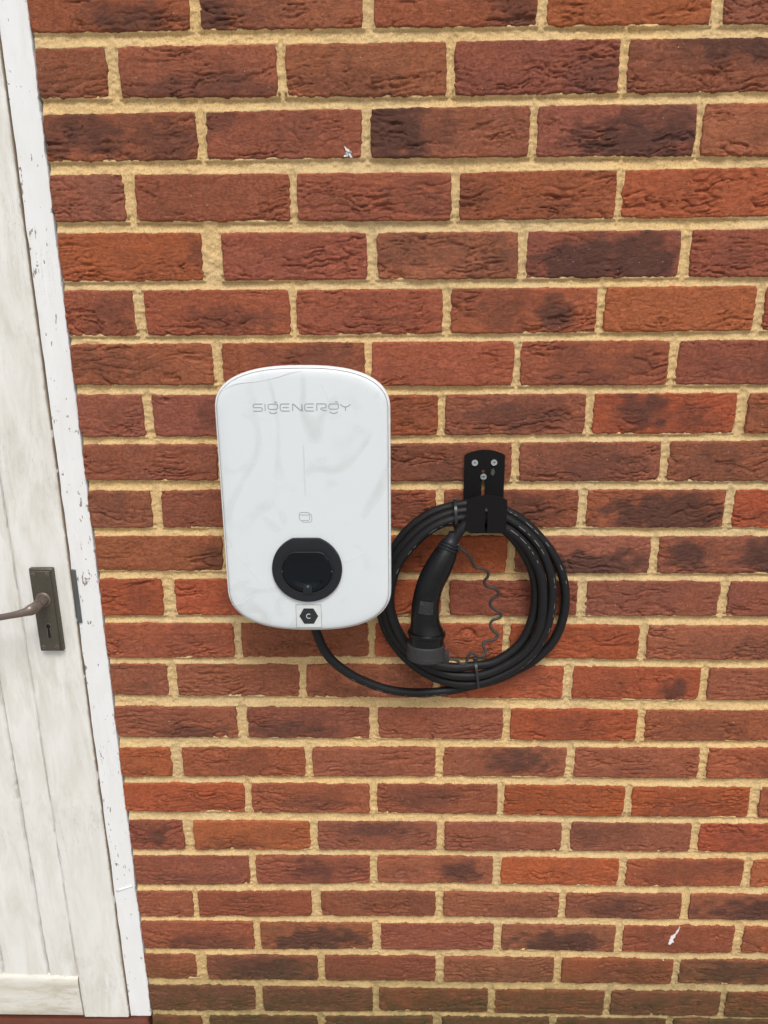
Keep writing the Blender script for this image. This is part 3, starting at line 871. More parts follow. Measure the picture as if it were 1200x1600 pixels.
mesh('edge', *rel(box(DX1 - .0003, DX1 + .0006, Ys + .0026, .028, 0.0695, 1.99), DO), m_plain('grimy_bare_timber', (0.36, 0.29, 0.22), 0.9, 0.2, 0, .4, 120, .3), door, smooth=False)
mesh('backing', *rel(box(DX0 + .01, -0.60, 0.0335, 0.044, 0.07, 1.99), DO), DOORP, door, smooth=False)
def rail(z0, z1, seed, name):
    # bottom rail: like a board laid on its side, worn along its top edge
    rings = []
    n = 260
    for i in range(n + 1):
        x = -1.3095 + (-0.6465 + 1.3095) * i / n
        f = lambda k, sc: float(fbm(NY, np.array(x * sc + seed + k * 5.0), np.array(k * 3.1 + seed), 3))
        zt = z1 + 0.0026 * f(1, 14) - 0.0015 * max(0, f(6, 40))
        row = [(0.03, z0), (Ys + 0.003, z0 + 0.0008 * f(2, 20)), (Ys + 0.0002, z0 + 0.003)]
        for k in range(9):
            t = k / 8
            row.append((Ys - 0.0012 * t + 0.0009 * f(4 + k * .6, 10), z0 + 0.004 + (zt - 0.008 - z0 - 0.004) * t))
        row += [(Ys + 0.0002, zt - 0.003), (Ys + 0.0035, zt), (0.03, zt + 0.0003)]
        rings.append([(x - DO[0], a - DO[1], b - DO[2]) for a, b in row])
    return mesh(name, *loft(rings, True, True), RAILP, door, sharp=60)
rail(0.0690, 0.1665, 2.0, 'rail')
rail(1.86, 1.994, 5.0, 'rail')
# threshold of red quarry tiles
th = thing('door_step', 'dark red tiled step under the white door', 'step', (-0.96, 0, -0.16))
x = -1.444
while x < -0.52:
    x1_ = min(x + 0.31, -0.5135)
    mesh('tile', *rel(box(x, x1_ - 0.003, -0.012, 0.10, -0.03, 0.0645, 0.009), (-0.96, 0, -0.16)), QUARRY, th, sharp=40)
    x += 0.31
mesh('step_core', *rel(box(-1.444, -0.514, -0.004, 0.10, -0.16, -0.031), (-0.96, 0, -0.16)), LINT, th, smooth=False)

# lever handle on its long backplate
HX0, HX1, HZ0, HZ1 = -0.6185, -0.5800, 0.8700, 1.0165
hp = mesh('handle_plate', *rel(box(HX0, HX1, Ys - 0.0085, Ys + 0.001, HZ0, HZ1, 0.0016), DO), BRONZE, door, sharp=35)
YP = Ys - 0.0085
def hpart(name, vf, mat, **k):
    o = mesh(name, *rel(vf, DO), mat, None, **k)
    o.parent = hp
    return o
raised = box(HX0 + 0.0014, HX1 - 0.0038, YP - 0.0022, YP + 0.001, HZ0 + 0.0016, HZ1 - 0.0038, 0.0008)
hpart('plate_face', raised, BRONZE, sharp=35)
YF = YP - 0.0022
for sx, sz in ((HX0 + .0075, HZ1 - .009), (HX1 - .0085, HZ1 - .009), (HX0 + .0075, HZ0 + .009), (HX1 - .0085, HZ0 + .009)):
    a = rng.uniform(0, 1.5)
    hpart('screw', join([disc(sx, sz, 0.0034, YF - 0.0007, YF + .001, 16, 0.0006)]), BRONZEL, sharp=40)
    hpart('screw_slot', ribbon([(sx - .0026 * math.cos(a), sz - .0026 * math.sin(a)), (sx + .0026 * math.cos(a), sz + .0026 * math.sin(a))], 0.0008, YF - 0.0009, YF), DARKHOLE, smooth=False)
kz = 0.9085
kx = -0.5985
keyo = [(kx + .0044 * math.cos(rad(a)), kz + .008 + .0044 * math.sin(rad(a))) for a in range(-60, 241, 20)] + [(kx - .0029, kz - .013), (kx + .0029, kz - .013)]
hpart('keyhole', plate(keyo, YF - 0.0004, YF + 0.0005, 0.0001, 1), DARKHOLE, smooth=False)
hpart('keyhole_rim', tube([(a, YF, b) for a, b in keyo], 0.0006, 6, closed=True), BRONZEL)
bx, bz = -0.6000, 0.9640
def lathe_y(cx, cz, prof, seg=24):
    return loft([[(cx + r * math.cos(2 * math.pi * k / seg), y, cz + r * math.sin(2 * math.pi * k / seg)) for k in range(seg)] for y, r in prof], True, True)
hpart('boss', lathe_y(bx, bz, [(YF + .001, .0125), (YF - .0015, .0125), (YF - .0028, .0108), (YF - .003, .0098), (YF - 0.012, .0086), (YF - .020, .0080)]), BRONZEL, sharp=50)
pth = catmull([(bx, YF - .014, bz), (bx - .001, YF - .028, bz - .0005), (bx - .005, YF - .0365, bz - .002), (bx - .015, YF - .041, bz - .0045),
               (bx - .033, YF - .042, bz - .0085), (bx - .058, YF - .041, bz - .0135), (bx - .088, YF - .040, bz - .0185), (bx - .112, YF - .041, bz - .0205)], 8)
hpart('lever', tube(pth, 0.008, 16, rfun=lambda t: float(np.interp(t, [0, .18, .3, .42, .6, .85, 1.0], [.0078, .0088, .0092, .0066, .0052, .0054, .0060])), flat=0.8), BRONZEL, sharp=60)

# ------------------------------------------------------------------ the charger
CX, CZ = -0.1572, 1.15
ch = thing('wall_charger', 'white rounded glass-fronted electric car charger mounted on the brick wall', 'ev charger', (CX, 0, CZ))
HW, ZTOP, ZBOT = 0.1203, 1.3465, 0.9535
TT, TB = 0.060, 0.068
def outline(ins=0.0, n=40):
    hw = HW - ins
    out = []
    zt, zb = ZTOP - TT, ZBOT + TB
    for k in range(n + 1):
        a = math.pi * k / n
        c_, s_ = math.cos(a), math.sin(a)
        out.append((CX + math.copysign(abs(c_) ** (2 / 2.5), c_) * hw, zt + abs(s_) ** (2 / 2.5) * (TT - ins)))
    for k in range(6):
        out.append((CX - hw, zt + (zb - zt) * (k + 1) / 7))
    for k in range(n + 1):
        a = math.pi * k / n
        c_, s_ = math.cos(a), math.sin(a)
        out.append((CX - math.copysign(abs(c_) ** (2 / 2.5), c_) * hw, zb - abs(s_) ** (2 / 2.45) * (TB - ins)))
    for k in range(6):
        out.append((CX + hw, zb + (zt - zb) * (k + 1) / 7))
    return out
CO = (CX, 0, CZ)
def cpart(name, vf, mat, parent=None, **k):
    o = mesh(name, *rel(vf, CO), mat, None, **k)
    o.parent = parent or ch
    return o
rings = []
for y, ins in ((-0.001, .014), (-0.010, .012), (-0.030, .010), (-0.055, .005), (-0.075, .0012), (-0.088, -0.0012), (-0.0955, -.0018), (-0.0985, -.0012), (-0.1000, 0.0004), (-0.1000, .0016)):
    rings.append([(a, y, b) for a, b in outline(ins)])
cpart('body', loft(rings, True, True), BODYP, sharp=50)
cpart('gasket', loft([[(a, y, b) for a, b in outline(i)] for y, i in ((-0.0995, .0012), (-0.1018, .0014), (-0.1018, .0030))], True, True), RIMG, sharp=40)
FY = -0.1060
rings = []
for y, ins in ((-0.1000, .0022), (-0.1012, .0017), (-0.1030, .0022), (-0.1042, .0036), (-0.1050, .0062), (-0.1056, .0100), (FY, .0150)):
    rings.append([(a, y, b) for a, b in outline(ins)])
gl = cpart('glass_front', loft(rings, True, True), GLASSF, sharp=60)

# lettering, built as thin raised strokes: each letter is drawn in a box about 1 wide, 1 high
def arc(cx, cz, rx, rz, a0, a1, n=6):
    return [(cx + rx * math.cos(rad(a0 + (a1 - a0) * k / n)), cz + rz * math.sin(rad(a0 + (a1 - a0) * k / n))) for k in range(n + 1)]
def rr(x0, x1, z0, z1, r):
    p = arc(x1 - r, z1 - r, r, r, 0, 90, 4) + arc(x0 + r, z1 - r, r, r, 90, 180, 4) + arc(x0 + r, z0 + r, r, r, 180, 270, 4) + arc(x1 - r, z0 + r, r, r, 270, 360, 4)
    return p + [p[0]]
LET = {
 'S': [[(1.42, 1)] + arc(.26, .75, .25, .25, 90, 180, 4) + arc(.26, .75, .25, .25, 180, 270, 4)[1:] + arc(1.16, .25, .25, .25, 90, 0, 4) + arc(1.16, .25, .25, .25, 0, -90, 4)[1:] + [(0, 0)]],
 'I': [[(0, 0), (0, 1)]],
 'G': [[(1.42, .98)] + arc(.3, .70, .3, .28, 90, 180, 4) + arc(.3, .52, .3, .28, 180, 270, 4) + arc(1.12, .52, .3, .28, 270, 360, 4) + [(1.42, .98)],
       [(.95, 1.27), (1.38, 1.27)], arc(.71, .05, .66, .40, 205, 335, 8)],
 'E': [[(1.42, 1)] + arc(.32, .68, .32, .32, 90, 180, 4) + arc(.32, .32, .32, .32, 180, 270, 4) + [(1.42, 0)], [(.34, .5), (1.3, .5)]],
 'N': [[(0, 0), (0, 1), (.12, 1), (1.28, 0), (1.42, 0), (1.42, 1)]],
 'R': [[(0, 0), (0, 1)] + arc(1.16, .75, .25, .25, 90, 0, 4) + arc(1.16, .68, .25, .25, 0, -90, 4) + [(.70, .43)] + arc(.72, .30, .12, .13, 90, 250, 4) + [(1.45, 0)]],
 'Y': [arc(.71, 1.15, .78, .60, 200, 340, 8), [(.71, .55), (.71, 0)]],
}
def letters(word, xs, h, w, z0, sw, y0, y1, adv=None):
    return [join([ribbon([(xk + px * w, z0 + pz * h) for px, pz in st], sw, y0, y1) for st in LET[c]]) for c, xk in zip(word, xs)]
LX0, LX1, LZ0, LZ1 = (-0.2246, -0.0905, 1.2871, 1.2969)
lw = (LX1 - LX0)
sx = lambda p: LX0 + (p - 100) / 1012.0 * lw
H_ = LZ1 - LZ0
logo_xs = [sx(103), sx(228), sx(260), sx(385), sx(514), sx(640), sx(767), sx(892), sx(1015)]
lo_parts = letters('SIGENERGY', logo_xs, H_, sx(198) / 1.42 - sx(100) / 1.42, LZ0, 0.00115, FY - 0.00025, FY + 0.0002)
lg = cpart('lettering', lo_parts[0], LOGO, gl, smooth=False)
for q in lo_parts[1:]:
    cpart('lettering', q, LOGO, gl, smooth=False)
# faint light bar and card symbol
bar = (-0.1568, 1.2395, 1.1651)
cpart('status_light', ribbon([(bar[0], bar[1]), (bar[0], bar[2])], 0.0016, FY - 0.00015, FY + .0002), FAINT, gl, smooth=False)
ix, iz = (-0.1577, 1.1335)
cs = 0.0011
cpart('card_symbol', join([ribbon([(ix + a * cs, iz + b * cs) for a, b in rr(-8.2, 5.5, -4.6, 6.5, 3.0)], 0.0007, FY - .00025, FY + .0002),
     ribbon([(ix - 8.0 * cs, iz + 3.0 * cs), (ix + 5.4 * cs, iz + 3.0 * cs)], 0.0007, FY - .00025, FY + .0002),
     ribbon([(ix + a * cs, iz + b * cs) for a, b in [(6.2, 4.6)] + arc(5.2, 1.8, 3.0, 3.0, 30, 0, 2) + arc(5.2, -3.9, 3.0, 3.0, 0, -90, 4) + arc(-2.4, -3.9, 3.0, 3.0, -90, -150, 3)], 0.0007, FY - .00025, FY + .0002)]), LOGO, gl, smooth=False)

# socket: black ring with cut-off top, recessed lid, catch
SX, SZ, SR = -0.1580, 1.0545, 0.0515
def cutcircle(r, cut, n=64, rc=0.0):
    return [(SX + r * math.cos(2 * math.pi * k / n), SZ + min(r * math.sin(2 * math.pi * k / n), cut)) for k in range(n)]
def resample(P, n):
    P = [Vector((a, b)) for a, b in P]
    P2 = P + [P[0]]
    L = [0]
    for i in range(len(P)):
        L.append(L[-1] + (P2[i + 1] - P2[i]).length)
    out = []
    for k in range(n):
        s = L[-1] * k / n
        i = max(j for j in range(len(P)) if L[j] <= s)
        f = (s - L[i]) / max(1e-9, L[i + 1] - L[i])
        q = P2[i].lerp(P2[i + 1], f)
        out.append((q.x, q.y))
    return out
def inner(r):
    P = [(SX + r * math.cos(rad(a)), SZ - .0035 + r * 0.93 * math.sin(rad(a))) for a in range(135, 406, 6)]
    top = SZ - .0035 + r * 0.93 * math.sin(rad(60))
    P += [(SX + r * 0.88, top - r * .30), (SX + r * 0.74, top - r * .11), (SX + r * 0.5, top), (SX - r * 0.5, top), (SX - r * 0.74, top - r * .11), (SX - r * 0.88, top - r * .30)]
    P = [(SX + (a - SX), b) for a, b in P if not (b > top - r * .1 and abs(a - SX) > r * .8)]
    P.sort(key=lambda q: math.atan2(q[1] - SZ, q[0] - SX))
    return resample(P, 96)
outer = resample(cutcircle(SR, SR * .93), 96)
outer.sort(key=lambda q: math.atan2(q[1] - SZ, q[0] - SX))
inn = inner(0.0368)
inn.sort(key=lambda q: math.atan2(q[1] - SZ, q[0] - SX))
sc = lambda P, k: [(SX + (a - SX) * k, SZ + (b - SZ) * k) for a, b in P]
y_r = FY - 0.0042
rings = [[(a, FY + .0005, b) for a, b in outer], [(a, y_r, b) for a, b in sc(outer, .995)], [(a, y_r - .0002, b) for a, b in sc(outer, .985)],
         [(a, y_r + .0022, b) for a, b in sc(inn, 1.035)], [(a, y_r + .0012, b) for a, b in sc(inn, 1.012)], [(a, y_r + .0012, b) for a, b in inn], [(a, y_r + .0040, b) for a, b in sc(inn, .99)]]
so = cpart('socket', loft(rings, False, False), SOCKET, sharp=35)
# the glass is solid behind, so the socket's well is a dished lid seated just over it
lid = [[(a, y_r + .0022, b) for a, b in sc(inn, 1.0)], [(a, y_r + .0004, b) for a, b in sc(inn, .965)], [(a, y_r + .0006, b) for a, b in sc(inn, .80)],
       [(a, y_r + .0030, b) for a, b in sc(inn, .70)], [(a, y_r + .0036, b) for a, b in sc(inn, .35)], [(a, y_r + .0036, b) for a, b in sc(inn, .02)]]
lo_ = cpart('socket_lid', loft(lid, False, True), SOCKETD, so, sharp=60)
cpart('lid_edge', tube([(a, y_r - .0001, b) for a, b in sc(inn, 1.012)], 0.00040, 6, closed=True), CAPR, so)
cpart('catch', plate([(SX - .0072, SZ - .038), (SX + .0072, SZ - .038), (SX + .0058, SZ - .024), (SX - .0058, SZ - .024)], y_r - .0012, y_r + .003, .0006), SOCKET, so, sharp=40)
cpart('lock_pin', disc(SX + .0005, SZ - .0265, .0020, y_r - .0022, y_r, 14, .0005), STEEL, so)
for dx_ in (-.0368, .0368):
    cpart('rivet', disc(SX + dx_ * .98, SZ - .003, .0009, y_r - .0008, y_r + .001, 10, .0003), STEEL, so)

# hexagon C sticker
qx, qz = (-0.1584, 0.9785)
st = cpart('sticker', plate([(qx - .0187, qz - .0183), (qx + .0187, qz - .0183), (qx + .0187, qz + .0183), (qx - .0187, qz + .0183)], FY - .00022, FY + .0002, .00005, 1), STICK, gl, smooth=False)
cpart('sticker_outline', ribbon([(qx + a * .0188, qz + b * .0184) for a, b in ((-1, -1), (1, -1), (1, 1), (-1, 1), (-1, -1))], .0005, FY - .00045, FY), RIMG, gl, smooth=False)
cpart('hexagon', plate([(qx + .0141, qz), (qx + .0072, qz + .0125), (qx - .0072, qz + .0125), (qx - .0141, qz), (qx - .0072, qz - .0125), (qx + .0072, qz - .0125)], FY - .0005, FY, .00005, 1), HEXB, gl, smooth=False)
cpart('letter_c', ribbon(arc(qx, qz, .0034, .0036, 48, 312, 12), .0010, FY - .0007, FY - .0003), STICK, gl, smooth=False)

# raised folds in the protective film
folds = [[(-0.2691, -0.1061, 1.3150), (-0.2572, -0.1061, 1.3211), (-0.2429, -0.1061, 1.3254), (-0.2182, -0.1061, 1.3279), (-0.1917, -0.1061, 1.3330), (-0.1696, -0.1061, 1.3398), (-0.1476, -0.1061, 1.3457)], [(-0.2628, -0.1061, 1.0808), (-0.2515, -0.1061, 1.0648), (-0.2385, -0.1061, 1.0468), (-0.2234, -0.1061, 1.0275), (-0.2091, -0.1061, 1.0101), (-0.1985, -0.1061, 0.9936)], [(-0.2728, -0.1061, 0.9966), (-0.2604, -0.1061, 0.9977), (-0.2474, -0.1061, 1.0060), (-0.2357, -0.1061, 1.0121)], [(-0.1308, -0.1061, 1.3258), (-0.1242, -0.1061, 1.3153), (-0.1202, -0.1061, 1.2994)], [(-0.1054, -0.1061, 1.0628), (-0.0940, -0.1061, 1.0688), (-0.0771, -0.1061, 1.0767), (-0.0657, -0.1061, 1.0905)], [(-0.1878, -0.1061, 0.9759), (-0.1931, -0.1061, 0.9863), (-0.2003, -0.1061, 0.9957)]]
for fpts in folds:
    pf = catmull(fpts, 8)
    cpart('film_fold', tube(pf, 0.0005, 6, rfun=lambda t: 0.00010 + 0.00022 * math.sin(math.pi * t)), BODYP, gl)

# cable gland under the body, mostly hidden
gx, gz_ = (-0.1581, 0.9450)
cpart('cable_gland', loft([[(gx + r * math.cos(2 * math.pi * k / 20), -0.052 + r * math.sin(2 * math.pi * k / 20), z) for k in range(20)] for z, r in ((gz_ + .035, .0125), (gz_ + .012, .0125), (gz_ + .006, .0100), (gz_ + .002, .0085))], True, True), RUBBER, sharp=40)

# ------------------------------------------------------------------ charging cable, coiled on the hook
RC = 0.0073
cable_pts = [
(-0.1622, -0.0520, 0.9673), (-0.1598, -0.0520, 0.9476), (-0.1526, -0.0520, 0.9211), (-0.1443, -0.0510, 0.8971),
(-0.1298, -0.0490, 0.8735), (-0.1050, -0.0450, 0.8496), (-0.0765, -0.0400, 0.8306), (-0.0434, -0.0350, 0.8150),
(-0.0119, -0.0300, 0.8069), (0.0198, -0.0260, 0.8041), (0.0569, -0.0210, 0.8049), (0.0941, -0.0170, 0.8110),
(0.1345, -0.0160, 0.8221), (0.1680, -0.0160, 0.8394), (0.1997, -0.0160, 0.8611), (0.2282, -0.0160, 0.8968),
(0.2411, -0.0160, 0.9454), (0.2375, -0.0160, 0.9957), (0.2199, -0.0160, 1.0385), (0.1933, -0.0160, 1.0739),
(0.1594, -0.0160, 1.1044), (0.1208, -0.0180, 1.1229), (0.0793, -0.0180, 1.1258), (0.0298, -0.0170, 1.1129),
(-0.0103, -0.0160, 1.0827), (-0.0409, -0.0160, 1.0345), (-0.0550, -0.0160, 0.9735), (-0.0449, -0.0170, 0.9127),
(-0.0098, -0.0200, 0.8607), (0.0406, -0.0250, 0.8283), (0.0958, -0.0300, 0.8225), (0.1360, -0.0310, 0.8359),
(0.1710, -0.0310, 0.8576), (0.1966, -0.0310, 0.8867), (0.2123, -0.0310, 0.9277), (0.2170, -0.0310, 0.9729),
(0.2121, -0.0310, 1.0153), (0.1935, -0.0310, 1.0589), (0.1619, -0.0300, 1.0927), (0.1217, -0.0300, 1.1145),
(0.0748, -0.0300, 1.1183), (0.0340, -0.0300, 1.1065), (-0.0026, -0.0300, 1.0791), (-0.0323, -0.0300, 1.0360),
(-0.0470, -0.0300, 0.9795), (-0.0343, -0.0300, 0.9149), (0.0062, -0.0310, 0.8655), (0.0491, -0.0320, 0.8430),
(0.0951, -0.0340, 0.8392), (0.1318, -0.0340, 0.8499), (0.1736, -0.0340, 0.8784), (0.1978, -0.0350, 0.9212),
(0.2020, -0.0360, 0.9759), (0.1934, -0.0370, 1.0234), (0.1674, -0.0400, 1.0694), (0.1300, -0.0430, 1.0990),
(0.0751, -0.0430, 1.1113), (0.0284, -0.0430, 1.0966), (-0.0096, -0.0430, 1.0597), (-0.0314, -0.0440, 1.0207),
(-0.0376, -0.0440, 0.9659), (-0.0178, -0.0440, 0.9108), (0.0203, -0.0400, 0.8700), (0.0591, -0.0360, 0.8566),
(0.0949, -0.0310, 0.8560), (0.1335, -0.0300, 0.8640), (0.1715, -0.0260, 0.8942), (0.1887, -0.0240, 0.9353),
(0.1926, -0.0240, 0.9770), (0.1848, -0.0260, 1.0189), (0.1636, -0.0300, 1.0597), (0.1400, -0.0380, 1.0885),
(0.1181, -0.0460, 1.1048), (0.0999, -0.0520, 1.1128), (0.0852, -0.0560, 1.1121), (0.0728, -0.0580, 1.1027),
(0.0634, -0.0600, 1.0902), (0.0587, -0.0610, 1.0814)
]
cab = thing('charging_cable', 'thick black charging cable coiled in loops over the wall hook', 'cable', cable_pts[20])
CB = cable_pts[20]
path = catmull(cable_pts, 10)
mesh('cable_sheath', *rel(tube(path, RC, 18), CB), RUBBER, cab)
# white print running along the sheath: short dashes standing a hair proud of it
def marks(i0, i1, ang, dash, seed, w=0.0005):
    T, N = frames(path)
    rs = random.Random(seed)
    out = []
    i = i0
    while i < i1:
        n = rs.choice(dash)
        if rs.random() < 0.55:
            V = []
            for j in range(i, min(i + n + 1, len(path) - 1)):
                s, u = N[j]
                for da in (-w / RC / 2, w / RC / 2):
                    a = ang + da
                    V.append(tuple(path[j] + (s * math.cos(a) + u * math.sin(a)) * (RC + 0.00012)))
            m = len(V) // 2
            if m > 1:
                out.append((V, [(2 * k, 2 * k + 1, 2 * k + 3, 2 * k + 2) for k in range(m - 1)]))
        i += n + rs.choice((1, 1, 2))
    return join(out)
NP = len(path)
for (f0, f1, ang, sd_) in [(5, 10, 70, 1), (17, 21, 70, 2), (22, 26, 110, 3), (32, 36, 60, 4), (36, 39, 80, 5), (39, 44, 110, 6), (53, 56, 65, 7), (56, 60, 110, 8)]:
    v_, f_ = marks(int(f0 * 10), int(f1 * 10), rad(ang), (1, 1, 2, 3), sd_)
    if f_:
        mesh('print', *rel((v_, f_), CB), WHITEP, cab, smooth=False)['kind'] = 'stuff'

# cable ties round the bundle
def tie(cx, cz, half, depth0, depth1, tilt, label):
    t = thing('cable_tie', label, 'cable tie', (cx, 0, cz), 'cable ties round the coil')
    prof = []
    n = 28
    cy, ry = (depth0 + depth1) / 2, abs(depth1 - depth0) / 2
    for k in range(n):
        a = 2 * math.pi * k / n
        c_, s_ = math.cos(a), math.sin(a)
        d = math.copysign(abs(c_) ** .75, c_) * half
        y = cy + math.copysign(abs(s_) ** .75, s_) * ry
        prof.append((d, y))
    w = 0.0020
    R1, R2, R3, R4 = [], [], [], []
    ax = Vector((math.sin(tilt), 0, math.cos(tilt)))
    si = Vector((math.cos(tilt), 0, -math.sin(tilt)))
    rings = []
    for (o_, k_) in ((-w, 1.0), (w, 1.0), (w, 1.0 + .0010 / half), (-w, 1.0 + .0010 / half)):
        rings.append([tuple(ax * (d * k_) + si * o_ + Vector((0, cy + (y - cy) * (1 + .0012 / ry * (k_ > 1)), 0))) for d, y in prof])
    rings.append(rings[0])
    mesh('band', *loft(rings), TIEP, t, smooth=True, sharp=40)
    hd = ax * (half * .98 + .002)
    b_ = box(-.0032, .0032, cy - .004, cy + .003, -.0026, .0026, .0006)
    R_ = Matrix.Rotation(tilt, 3, 'Y')
    mesh('tie_head', [tuple(R_ @ Vector(p) + hd) for p in b_[0]], b_[1], TIEP, t, sharp=40)
    return t
tie(0.0620, 1.1130, 0.0225, -0.0070, -0.0530, -0.03, 'black plastic tie round the coil at its top, left of the hook')
tie(0.1026, 0.8407, 0.0245, -0.0070, -0.0445, -0.13, 'black plastic tie round the coil at its bottom')

# ------------------------------------------------------------------ hook
hk_x0, hk_x1, hk_z0, hk_z1 = (0.0765, 0.1382, 1.0795, 1.2081)
hk = thing('cable_hook', 'black metal cable hook screwed to the brick wall with three bright screws', 'hook', ((hk_x0 + hk_x1) / 2, 0, hk_z0))
HO = tuple(hk.location)
def arch(x0, x1, z0, z1, rise, rc=0.004, n=14):
    out = [(x0, z0), (x1, z0)]
    for k in range(n + 1):
        t = k / n
        xx = x1 + (x0 - x1) * t
        e = 1 - (2 * t - 1) ** 2
        zz = z1 - rise + rise * e ** 0.85
        out.append((xx, zz))
    return out
def slotted(x0, x1, z0, z1, rise, sx0, sx1, sz0, sz1, y0, y1, open_bottom=False):
    """arched plate with a real vertical slot, from three pieces of one mesh"""
    a = arch(x0, x1, z0, z1, rise)
    top = [p for p in a[2:]]
    T = lambda x: float(np.interp(x, [p[0] for p in top][::-1], [p[1] for p in top][::-1]))
    xsL = [x0 + (sx0 - x0) * k / 6 for k in range(7)]
    xsM = [sx0 + (sx1 - sx0) * k / 3 for k in range(4)]
    xsR = [sx1 + (x1 - sx1) * k / 6 for k in range(7)]
    cols = [(x, z0, T(x)) for x in xsL]
    xsL = sorted(set([x0 + .0007, x0 + .002, x0 + .0045] + xsL))
    xsR = sorted(set([x1 - .0007, x1 - .002, x1 - .0045] + xsR))
    def zb_(x):
        e = min(x - x0, x1 - x)
        return z0 + (0.0055 * (1 - math.sqrt(max(0.0, 1 - (1 - e / .0055) ** 2))) if e < .0055 else 0.0)
    parts = [plate([(x, zb_(x)) for x in xsL] + [(x, T(x)) for x in xsL[::-1]], y0, y1, .0, 1),
             plate([(x, zb_(x)) for x in xsR] + [(x, T(x)) for x in xsR[::-1]], y0, y1, .0, 1),
             plate([(x, sz1) for x in xsM] + [(x, T(x)) for x in xsM[::-1]], y0 + .00001, y1 - .00001, .0, 1)]
    if not open_bottom:
        parts.append(plate([(x, z0) for x in xsM] + [(x, sz0) for x in xsM[::-1]], y0 + .00001, y1 - .00001, .0, 1))
    return join(parts)
def kpart(name, vf, mat, parent=None, **k):
    o = mesh(name, *rel(vf, HO), mat, None, **k)
    o.parent = parent or hk
    return o
bs = (0.1037, 0.1090, 1.1195, 1.1698)
kpart('back_plate', slotted(hk_x0, hk_x1, hk_z0, hk_z1, .0085, bs[0], bs[1], bs[2], bs[3], -0.0058, -0.0032), HOOKP, smooth=False)
f0, f1, fz0, fz1 = (0.0760, 0.1360, 1.0961, 1.1538)
FYH = -0.0640
fs = (0.1038, 0.1076, 1.0941, 1.1360)
kpart('front_plate', slotted(f0, f1, fz0, fz1, .0080, fs[0], fs[1], fs[2], fs[3], FYH - .0025, FYH, True), HOOKP, smooth=False)
# shelf: curved saddle the coil hangs on
prof = [(-0.0034, hk_z0 + .0002), (-0.012, fz0 + .006), (-0.030, fz0 + .0068), (-0.050, fz0 + .004), (FYH + .0005, fz0 + .0005)]
V = []
for y, z in prof:
    V += [(f0 + .006, y, z), (f1 - .006, y, z), (f0 + .006, y, z - .0025), (f1 - .006, y, z - .0025)]
Fs = []
for i in range(len(prof) - 1):
    a = 4 * i
    b = a + 4
    Fs += [(a, a + 1, b + 1, b), (a + 2, b + 2, b + 3, a + 3), (a, b, b + 2, a + 2), (a + 1, a + 3, b + 3, b + 1)]
Fs += [(0, 2, 3, 1), (4 * len(prof) - 4, 4 * len(prof) - 3, 4 * len(prof) - 1, 4 * len(prof) - 2)]
kpart('saddle', (V, Fs), HOOKP, smooth=False)
for (sx_, sz_) in [(0.0923, 1.1884), (0.1215, 1.1888), (0.1061, 1.1662)]:
    s = kpart('screw', lathe_y(sx_, sz_, [(-.0055, .0050), (-.0075, .0050), (-.0082, .0046), (-.0083, .0030), (-.0070, .0026), (-.0070, .0001)], 22), ZINC, sharp=35)
    a0 = rng.uniform(0, 1.5)
    kpart('screw_recess', join([ribbon([(sx_ - .0022 * math.cos(a0 + q), sz_ - .0022 * math.sin(a0 + q)), (sx_ + .0022 * math.cos(a0 + q), sz_ + .0022 * math.sin(a0 + q))], 0.0009, -.0074 - .0001 * q, -.0069) for q in (0, math.pi / 2)]), STEEL, s, smooth=False)
hx_, hz_ = (0.1055, 1.1748)
kpart('screw_hole', disc(hx_, hz_, .0022, -.00605, -.0055, 16, .0001), QUARRY, smooth=False)
sm = (0.1203, 1.1737)
rs = random.Random(4)
kpart('scuff', join([plate([(sm[0] + .0035 * math.cos(a) * rs.uniform(.7, 1.1), sm[1] + .0062 * math.sin(a) * rs.uniform(.7, 1.1)) for a in [2 * math.pi * k / 14 for k in range(14)]], -.00595, -.0055, .0001, 1)]), m_plain('scuffed_coat', (0.055, 0.052, 0.048), 0.7, 0.3, 0, .4, 500, .5), smooth=False)

# ------------------------------------------------------------------ connector plug
# stations down the handle: centre, half width
ST = [((0.0585, -0.0600, 1.0943), 0.0071), ((0.0558, -0.0605, 1.0843), 0.0097), ((0.0520, -0.0620, 1.0746), 0.0138), ((0.0448, -0.0655, 1.0585), 0.0184), ((0.0348, -0.0700, 1.0396), 0.0204), ((0.0228, -0.0745, 1.0144), 0.0204), ((0.0166, -0.0790, 0.9848), 0.0209), ((0.0162, -0.0820, 0.9575), 0.0224), ((0.0183, -0.0835, 0.9389), 0.0275), ((0.0183, -0.0835, 0.9389), 0.0275), ((0.0170, -0.0870, 0.9038), 0.0296)]
pl = thing('charging_plug', 'black curved charging plug with grey rubber cap hanging inside the cable coil', 'plug', ST[-1][0])
PO = ST[-1][0]
def swept(stations, seg=28, flat=0.92, sub=6, cap=(True, True)):
    cp = catmull([s[0] for s in stations], sub)
    rr_ = catmull([(s[1], 0, 0) for s in stations], sub)
    T, N = frames(cp)
    rings = []
    for p, r, (s, u) in zip(cp, rr_, N):
        rings.append([tuple(p + s * (math.cos(2 * math.pi * k / seg) * r.x) + u * (math.sin(2 * math.pi * k / seg) * r.x * flat)) for k in range(seg)])
    return loft(rings, *cap)
def ppart(name, vf, mat, parent=None, **k):
    o = mesh(name, *rel(vf, PO), mat, None, **k)
    o.parent = parent or pl
    return o
body_st = ST[2:9]
hd = ppart('handle', swept(body_st, 32), PLUGP, sharp=60)
ppart('strain_relief', swept(ST[0:3], 24, 1.0), SOCKET, sharp=50)
